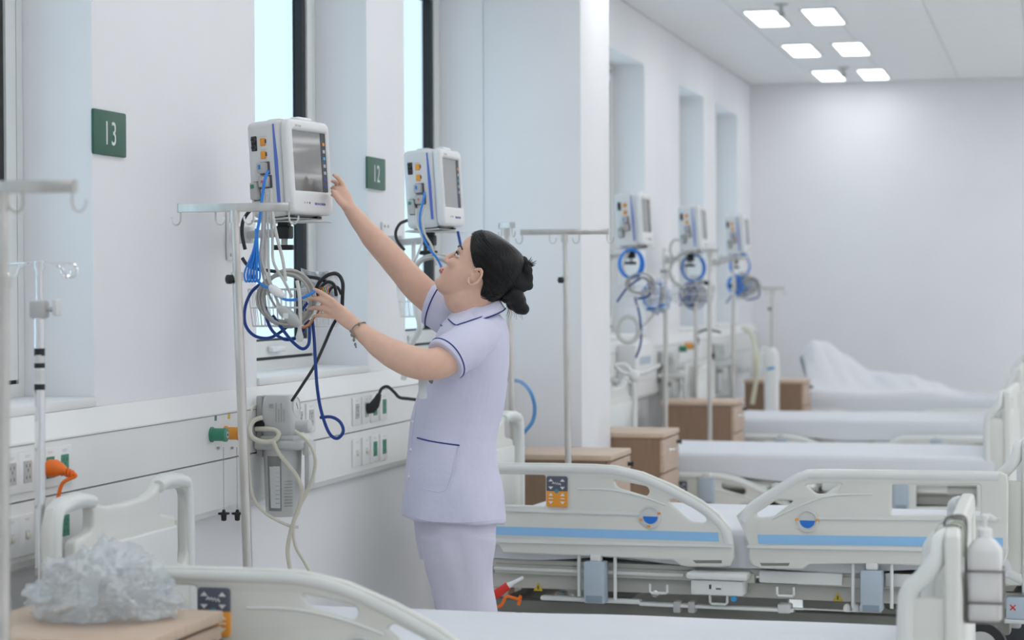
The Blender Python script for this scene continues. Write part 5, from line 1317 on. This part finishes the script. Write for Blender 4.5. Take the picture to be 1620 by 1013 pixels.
# ---- hair: cap that follows the skull behind the hairline
def hairline(u):            # forward limit of the hair at height u
    tab = [(140, 95), (112, 84), (94, 80), (70, 64), (54, 52), (36, 32), (24, 18), (17, 4), (12, -26), (0, -37), (-16, -42), (-30, -46), (-45, -54), (-70, -62)]
    for (a, b) in zip(tab, tab[1:]):
        if a[0] >= u >= b[0]: t = (a[0] - u) / (a[0] - b[0]); return a[1] * (1 - t) + b[1] * t
    return -60
hr = MB(); rings = []; hu = [138, 137, 134, 129, 122, 114, 104, 94, 84, 74, 64, 54, 44, 34, 24, 14, 4, -6, -16, -26, -36, -46, -56, -64]
for u in hu:
    hd = head_at(min(u * .935, 127.9) if u > 0 else u * .96); off = 9
    if u > 134.5: kk = .55 if u < 137.5 else .08; mm = (hd[1] + hd[2]) / 2; hd = [u, mm + (hd[1] - mm) * kk, mm + (hd[2] - mm) * kk, hd[3] * kk]; off = 9 * kk
    mid = hd[1] * .52 + hd[2] * .48; b = hd[1] - off - 3; hw = hd[3] + off * (1 if u > -10 else .6)
    lim = min(hairline(u), hd[2] + off)
    n = 36; ring = []
    for k in range(n + 1):
        # walk from the near-side hairline around the back to the far side
        smax = lim
        t = k / n
        # angle on the slice: start where forward == lim
        def fpos(a):
            cs, sn = math.cos(a), math.sin(a)
            L = (hd[2] + off - mid) if cs > 0 else (mid - b)
            return mid + L * math.copysign(abs(cs) ** .9, cs), hw * math.copysign(abs(sn) ** .9, sn)
        lo, hi = 0.001, PI
        for _ in range(24):
            m_ = (lo + hi) / 2
            if fpos(m_)[0] > lim: lo = m_
            else: hi = m_
        a = hi + (2 * PI - 2 * hi) * t
        f_, s_ = fpos(a); ring.append(H(f_, u, s_))
    rings.append(ring)
hr.loft(rings, caps=False, closed=False)
hm = hr.mesh('hair', M_HAIR, True, 80); hm.transform(Matrix.Translation(-NB)); hair = link('hair', hm, nurse, 'black hair pinned up at the back')
sd = hair.modifiers.new('thickness', 'SOLIDIFY'); sd.thickness = .010; sd.offset = -1
ssb = hair.modifiers.new('soft', 'SUBSURF'); ssb.levels = 1; ssb.render_levels = 1
# combed strands lying on the cap, drawn back to the bun
def cap_pt(u, a, lift):
    hd = head_at(min(u * .935, 127.9) if u > 0 else u * .96); off = 9 + lift
    mid = hd[1] * .52 + hd[2] * .48; b = hd[1] - off - 3; hw = hd[3] + off * (1 if u > -10 else .6); lim = min(hairline(u), hd[2] + off)
    cs, sn = math.cos(a), math.sin(a); L = (hd[2] + off - mid) if cs > 0 else (mid - b)
    return mid + L * math.copysign(abs(cs) ** .9, cs), hw * math.copysign(abs(sn) ** .9, sn)
def edge_angle(u):
    lo, hi = 0.001, PI
    for _ in range(22):
        m_ = (lo + hi) / 2
        if cap_pt(u, m_, 0)[0] > hairline(u): lo = m_
        else: hi = m_
    return hi
st = MB(); rs = random.Random(12)
for sgn in (1, -1):
    for k in range(80):
        u1 = -50 + 172 * (k + rs.random()) / 80; a1 = edge_angle(u1) + .02; P = []; ue = 18 + (u1 - 30) * .42 + rs.uniform(-4, 4)
        for q in range(9):
            t = q / 8; e = t * t * (3 - 2 * t); u_ = u1 * (1 - e) + ue * e + 6 * math.sin(t * PI) * (1 if u1 > 40 else -.3); a_ = a1 + (PI * .97 - a1) * t
            f_, s_ = cap_pt(u_, a_, .6); P.append(H(f_, u_, s_ * sgn))
        st.tube(P, [.0006] + [rs.uniform(.0011, .0021)] * 7 + [.0008], 5)
so = nbuild(st, 'hair_strand', M_HAIR, hair); so['kind'] = 'stuff'
# bun, hanging ends and claw clip
bun = MB()
for (x, y, w, r) in ((800, 432, .0, 20), (806, 450, .0, 19), (798, 462, 0, 16), (812, 466, .01, 17), (818, 476, .0, 15), (812, 480, -.01, 12), (828, 489, .005, 10), (822, 486, 0, 12), (802, 470, .02, 11)):
    c = NP(x, y, w); bun.ell(c, (r * .00193,) * 3)
me = fuse(bun, .004, 3); nlink('hair_bun', me, M_HAIR)
clip = MB()
for (x, y, w, rx, ry) in ((822, 425, .0, 15, 14), (830, 440, .0, 14, 14), (836, 452, .0, 8, 8), (822, 452, .01, 16, 12), (828, 414, 0, 8, 9), (834, 428, .01, 9, 9), (814, 440, .02, 16, 16)):
    clip.ell(NP(x, y, w), (rx * .00193, .026, ry * .00193), Matrix((RV, WV, UV)).transposed())
me = fuse(clip, .004, 2); cl = nlink('claw_clip', me, mat('matt_black_fabric', (.009, .009, .010), .8, noise=.2))
for k in range(7):
    a = R_(20 + 14 * k * .8); b0 = NP(834, 424, .01 * (k - 3)); nbuild(MB().tube([b0, b0 + (RV * math.cos(a) + UV * math.sin(a)) * .016, b0 + (RV * math.cos(a * .9) + UV * math.sin(a * .9)) * (.026 + .005 * (k % 3))], [.0028, .0022, .0006], 6), 'hair_end', M_HAIR)
for k in range(9):
    x = 806 + k * 2.2; nbuild(MB().tube([NP(x, 484, .0), NP(x - 2 + k * .4, 494 + k % 3, .0), NP(x - 5 + k, 500 + 3 * (k % 3), .0)], [.0010, .0007, .0003], 5), 'loose_hair', M_HAIR)
# ---- tunic
tu = MB()
rr = [ringpx(*r) for r in TORSO]; rr.append(ringpx(636, 800, 830, .185, pyf=hem))
tu.loft(lerp_rings(rr, 3))
limb(tu, [NP(768, 532, .085), NP(752, 538, .15), NP(728, 557, .205)], [.050, .063, .068], 26, 5)
def open_end(mb, c, axis, r, seg=26):      # straight cut hem
    pass
def sleeve(mb, pts, radii):
    P = catmull(pts, 5); n = len(pts) - 1; Rr = []
    for i in range(len(P)):
        t = i / 5; k = min(int(t), n - 1); f = t - k; Rr.append(radii[k] * (1 - f) + radii[k + 1] * f)
    mb.tube(P, Rr, 30)
near_sl = [NP(762, 530, .13), NP(738, 546, .19), NP(716, 563, .232), NP(704, 572, .25)]
far_sl = [NP(736, 520, -.125), NP(712, 498, -.145), NP(690, 485, -.155), NP(676, 480, -.160)]
sleeve(tu, near_sl, [.054, .066, .069, .069]); sleeve(tu, far_sl, [.056, .069, .068, .067])
tm = fuse(tu, .0050, 3)
bm = bmesh.new(); bm.from_mesh(tm); bm.normal_update()
for v in bm.verts:
    p = v.co
    a, b_, z = p.dot(RV), p.dot(WV), p.z
    k = mnoise.noise(Vector((a * 9 + z * 5, b_ * 6, z * 5 - a * 7))) * .0068 + mnoise.noise(Vector((a * 22 - z * 8, b_ * 14, z * 11))) * .0030
    v.co = p + v.normal * k
bm.to_mesh(tm); bm.free()
tunic = nlink('tunic', tm, M_TUNIC, label='pale lilac short sleeved tunic with navy piping')
bvh = BVHTree.FromPolygons([v.co + NB for v in tm.vertices], [p.vertices[:] for p in tm.polygons])
def on_cloth(px, py, lift=.002):
    r = ray(px, py); hit = bvh.ray_cast(CAM_POS, r.normalized())
    return (hit[0] if hit[0] is not None else NP(px, py, .15)) - r.normalized() * lift
def cloth_line(pts, r, name, m, n=6, lift=.0012, parent=None):
    pp = catmull([Vector((x, y, 0)) for x, y in pts], n)
    return nbuild(MB().tube([on_cloth(p.x, p.y, lift) for p in pp], r, 7), name, m, parent or tunic)
# pocket
def cloth_patch(tl, tr, br, bl, name, m, n=10, lift=.003):
    g = MB(); V = []
    for j in range(n + 1):
        for i in range(n + 1):
            u, v = i / n, j / n
            x = (tl[0]*(1-u)+tr[0]*u)*(1-v) + (bl[0]*(1-u)+br[0]*u)*v; y = (tl[1]*(1-u)+tr[1]*u)*(1-v) + (bl[1]*(1-u)+br[1]*u)*v
            V.append(on_cloth(x, y, lift if 0 < i < n and 0 < j < n else lift * .3))
    g.add(V, [(j*(n+1)+i, j*(n+1)+i+1, (j+1)*(n+1)+i+1, (j+1)*(n+1)+i) for j in range(n) for i in range(n)])
    return nbuild(g, name, m, tunic)
pk = cloth_patch((663, 677), (728, 689), (708, 770), (657, 768), 'pocket', M_TUNIC)
cloth_line([(660, 693), (680, 698), (705, 702), (727, 705)], .0022, 'pocket_piping', M_PIPE, lift=.0035)
cloth_line([(657, 768), (675, 775), (699, 778), (711, 764), (720, 735), (727, 706)], .0009, 'pocket_seam', M_TUNIC, lift=.003)
cloth_line([(659, 640), (652, 690), (647, 740), (645, 800)], .0012, 'placket_seam', M_TUNIC, lift=.002)
cloth_line([(639, 806), (665, 821), (700, 826), (750, 826), (797, 822)], .0010, 'hem_seam', M_TUNIC)
for (x, y) in ((651, 668), (648, 712), (645, 755)):
    c = on_cloth(x + 2, y, .003); nbuild(MB().ell(c, (.005, .005, .005)), 'button', M_PRINTW, tunic)
def sleeve_ring(path, radii, t, k, name, r, m):
    P = catmull(path, 5); i = int(t * (len(P) - 1)); c = P[i]; ax = (P[min(i + 1, len(P) - 1)] - P[i - 1]).normalized()
    u = ax.orthogonal().normalized(); v = ax.cross(u); out = []
    for q in range(48):
        d_ = u * math.cos(2 * PI * q / 48) + v * math.sin(2 * PI * q / 48)
        h_ = bvh.ray_cast(c + d_ * .14, -d_, .14)
        ok_ = h_[0] is not None and (h_[0] - c).length < radii * 1.12
        out.append((h_[0] if ok_ else c + d_ * radii * .9) + d_ * .0006)
    nbuild(MB().tube(out, r, 6, closed=True), name, m, tunic)
sleeve_ring(near_sl, .07, .80, 1, 'sleeve_piping', .0022, M_PIPE); sleeve_ring(far_sl, .068, .78, 1, 'sleeve_piping', .0022, M_PIPE)
# collar: folded band around the neck
cr_ = []
for (xb, yb, xf, yf, hw) in ((786, 472, 725, 487, .060), (790, 472, 719, 489, .072), (798, 486, 699, 512, .122), (799, 488, 698, 514, .123)):
    ring = []
    for k in range(40):
        t = 2 * PI * k / 40; cs, sn = math.cos(t), math.sin(t); q = (1 + cs) / 2
        ring.append(NP(xf + (xb - xf) * q, yf + (yb - yf) * q + 8 * abs(sn), hw * sn))
    cr_.append(ring)
col_ = MB().loft(cr_, caps=False); o = nbuild(col_, 'collar', M_TUNIC, tunic); md = o.modifiers.new('t', 'SOLIDIFY'); md.thickness = .003
nbuild(MB().tube([p + (p - NP(752, 495)).normalized() * .0015 for p in cr_[3]], .0021, 7, closed=True), 'collar_piping', M_PIPE, tunic)
cloth_line([(708, 504), (720, 514), (730, 512), (748, 506), (766, 500), (783, 493)], .0021, 'collar_piping', M_PIPE, lift=.006)
# name badge and round emblem on the chest
q = on_cloth(670, 612, .004)
bd = MB().rbox((0, 0, 0), (.030, .004, .062), .0015, 1, Matrix((RV, -WV, UV)).transposed() @ Matrix.Rotation(R_(35), 3, 'Z')); bd.v = [v + NP(669, 615, .215) for v in bd.v]; nbuild(bd, 'name_badge', mat('badge_clear', (.66, .72, .74), .2, noise=.02), label='pale plastic name badge')
em = on_cloth(684, 601, .002); nbuild(MB().lathe([(.012, 0), (.012, .0015), (.009, .002)], em, 24, Matrix((RV, UV, WV)).transposed()), 'round_emblem', mat('emblem_grey', srgb(120, 124, 138), .6, noise=.05), tunic)
# ---- trousers
tr_ = MB()
tr_.loft(lerp_rings([ringpx(650, 789, 780, .160), ringpx(654, 786, 820, .166), ringpx(658, 783, 850, .168), ringpx(664, 780, 885, .160)], 3))
for w, dx in ((.086, 0), (-.086, 5)):
    tr_.loft(lerp_rings([ringpx(662 + dx, 782 - dx, 850, .080, wc=w), ringpx(670 + dx, 779 - dx, 890, .086, wc=w), ringpx(679 + dx, 780 - dx, 930, .084, wc=w), ringpx(687 + dx, 786 - dx, 970, .082, wc=w), ringpx(694 + dx, 788 - dx, 1030, .078, wc=w), ringpx(700 + dx, 784 - dx, 1090, .072, wc=w), ringpx(704 + dx, 778 - dx, 1142, .068, wc=w)], 3))
tm2 = fuse(tr_, .005, 4)
bm = bmesh.new(); bm.from_mesh(tm2); bm.normal_update()
for v in bm.verts:
    p = v.co; a, b_, z = p.dot(RV), p.dot(WV), p.z
    v.co = p + v.normal * (mnoise.noise(Vector((a * 16 + z * 4, b_ * 8, z * 3.5))) * .0085 + mnoise.noise(Vector((a * 8 - z * 9, b_ * 8, z * 7))) * .005)
bm.to_mesh(tm2); bm.free()
trs = nlink('trousers', tm2, M_TROU, label='pale lilac straight trousers')
# ---- shoes
for w, dx in ((.088, 0), (-.088, 5)):
    a, b_ = NP(742 + dx, 1150, w), NP(690 + dx, 1150, w); a.z = b_.z = 0
    sh = MB(); ax = (b_ - a).normalized(); sd_ = Vector((-ax.y, ax.x, 0)); rg = []
    for (t, hw, hh) in ((-.045, .012, .03), (-.038, .030, .055), (0, .036, .075), (.06, .038, .075), (.11, .042, .055), (.16, .043, .042), (.195, .034, .034), (.212, .012, .02)):
        c = a + ax * t; rg.append([c + sd_ * hw * math.cos(2*PI*k/16) + Vector((0, 0, max(.002, hh * .5 + hh * .5 * math.sin(2*PI*k/16)))) for k in range(16)])
    sh.loft(rg); nbuild(sh, 'shoe', M_WHITEP)
# ---- charm bracelet on the near wrist
bc = NP(567, 521, .215); ax = (NP(582, 533, .228) - WB).normalized(); u = ax.orthogonal().normalized(); v = ax.cross(u)
br = MB().tube([bc + (u * math.cos(2*PI*k/36) + v * math.sin(2*PI*k/36)) * .0275 + ax * .004 * math.sin(4*PI*k/36) for k in range(36)], .0019, 7, closed=True)
brc = nbuild(br, 'bracelet', mat('antique_silver', (.28, .26, .24), .35, 1., noise=.2, scale=200), label='dark silver charm bracelet')
for (x, y, r) in ((557, 530, .0052), (560, 538, .0045), (562, 545, .004), (555, 524, .004), (568, 513, .004), (560, 533, .004), (563, 549, .003)):
    nbuild(MB().ell(NP(x, y, .238), (r, r * .6, r * 1.2)), 'charm', MATS['antique_silver'], brc)
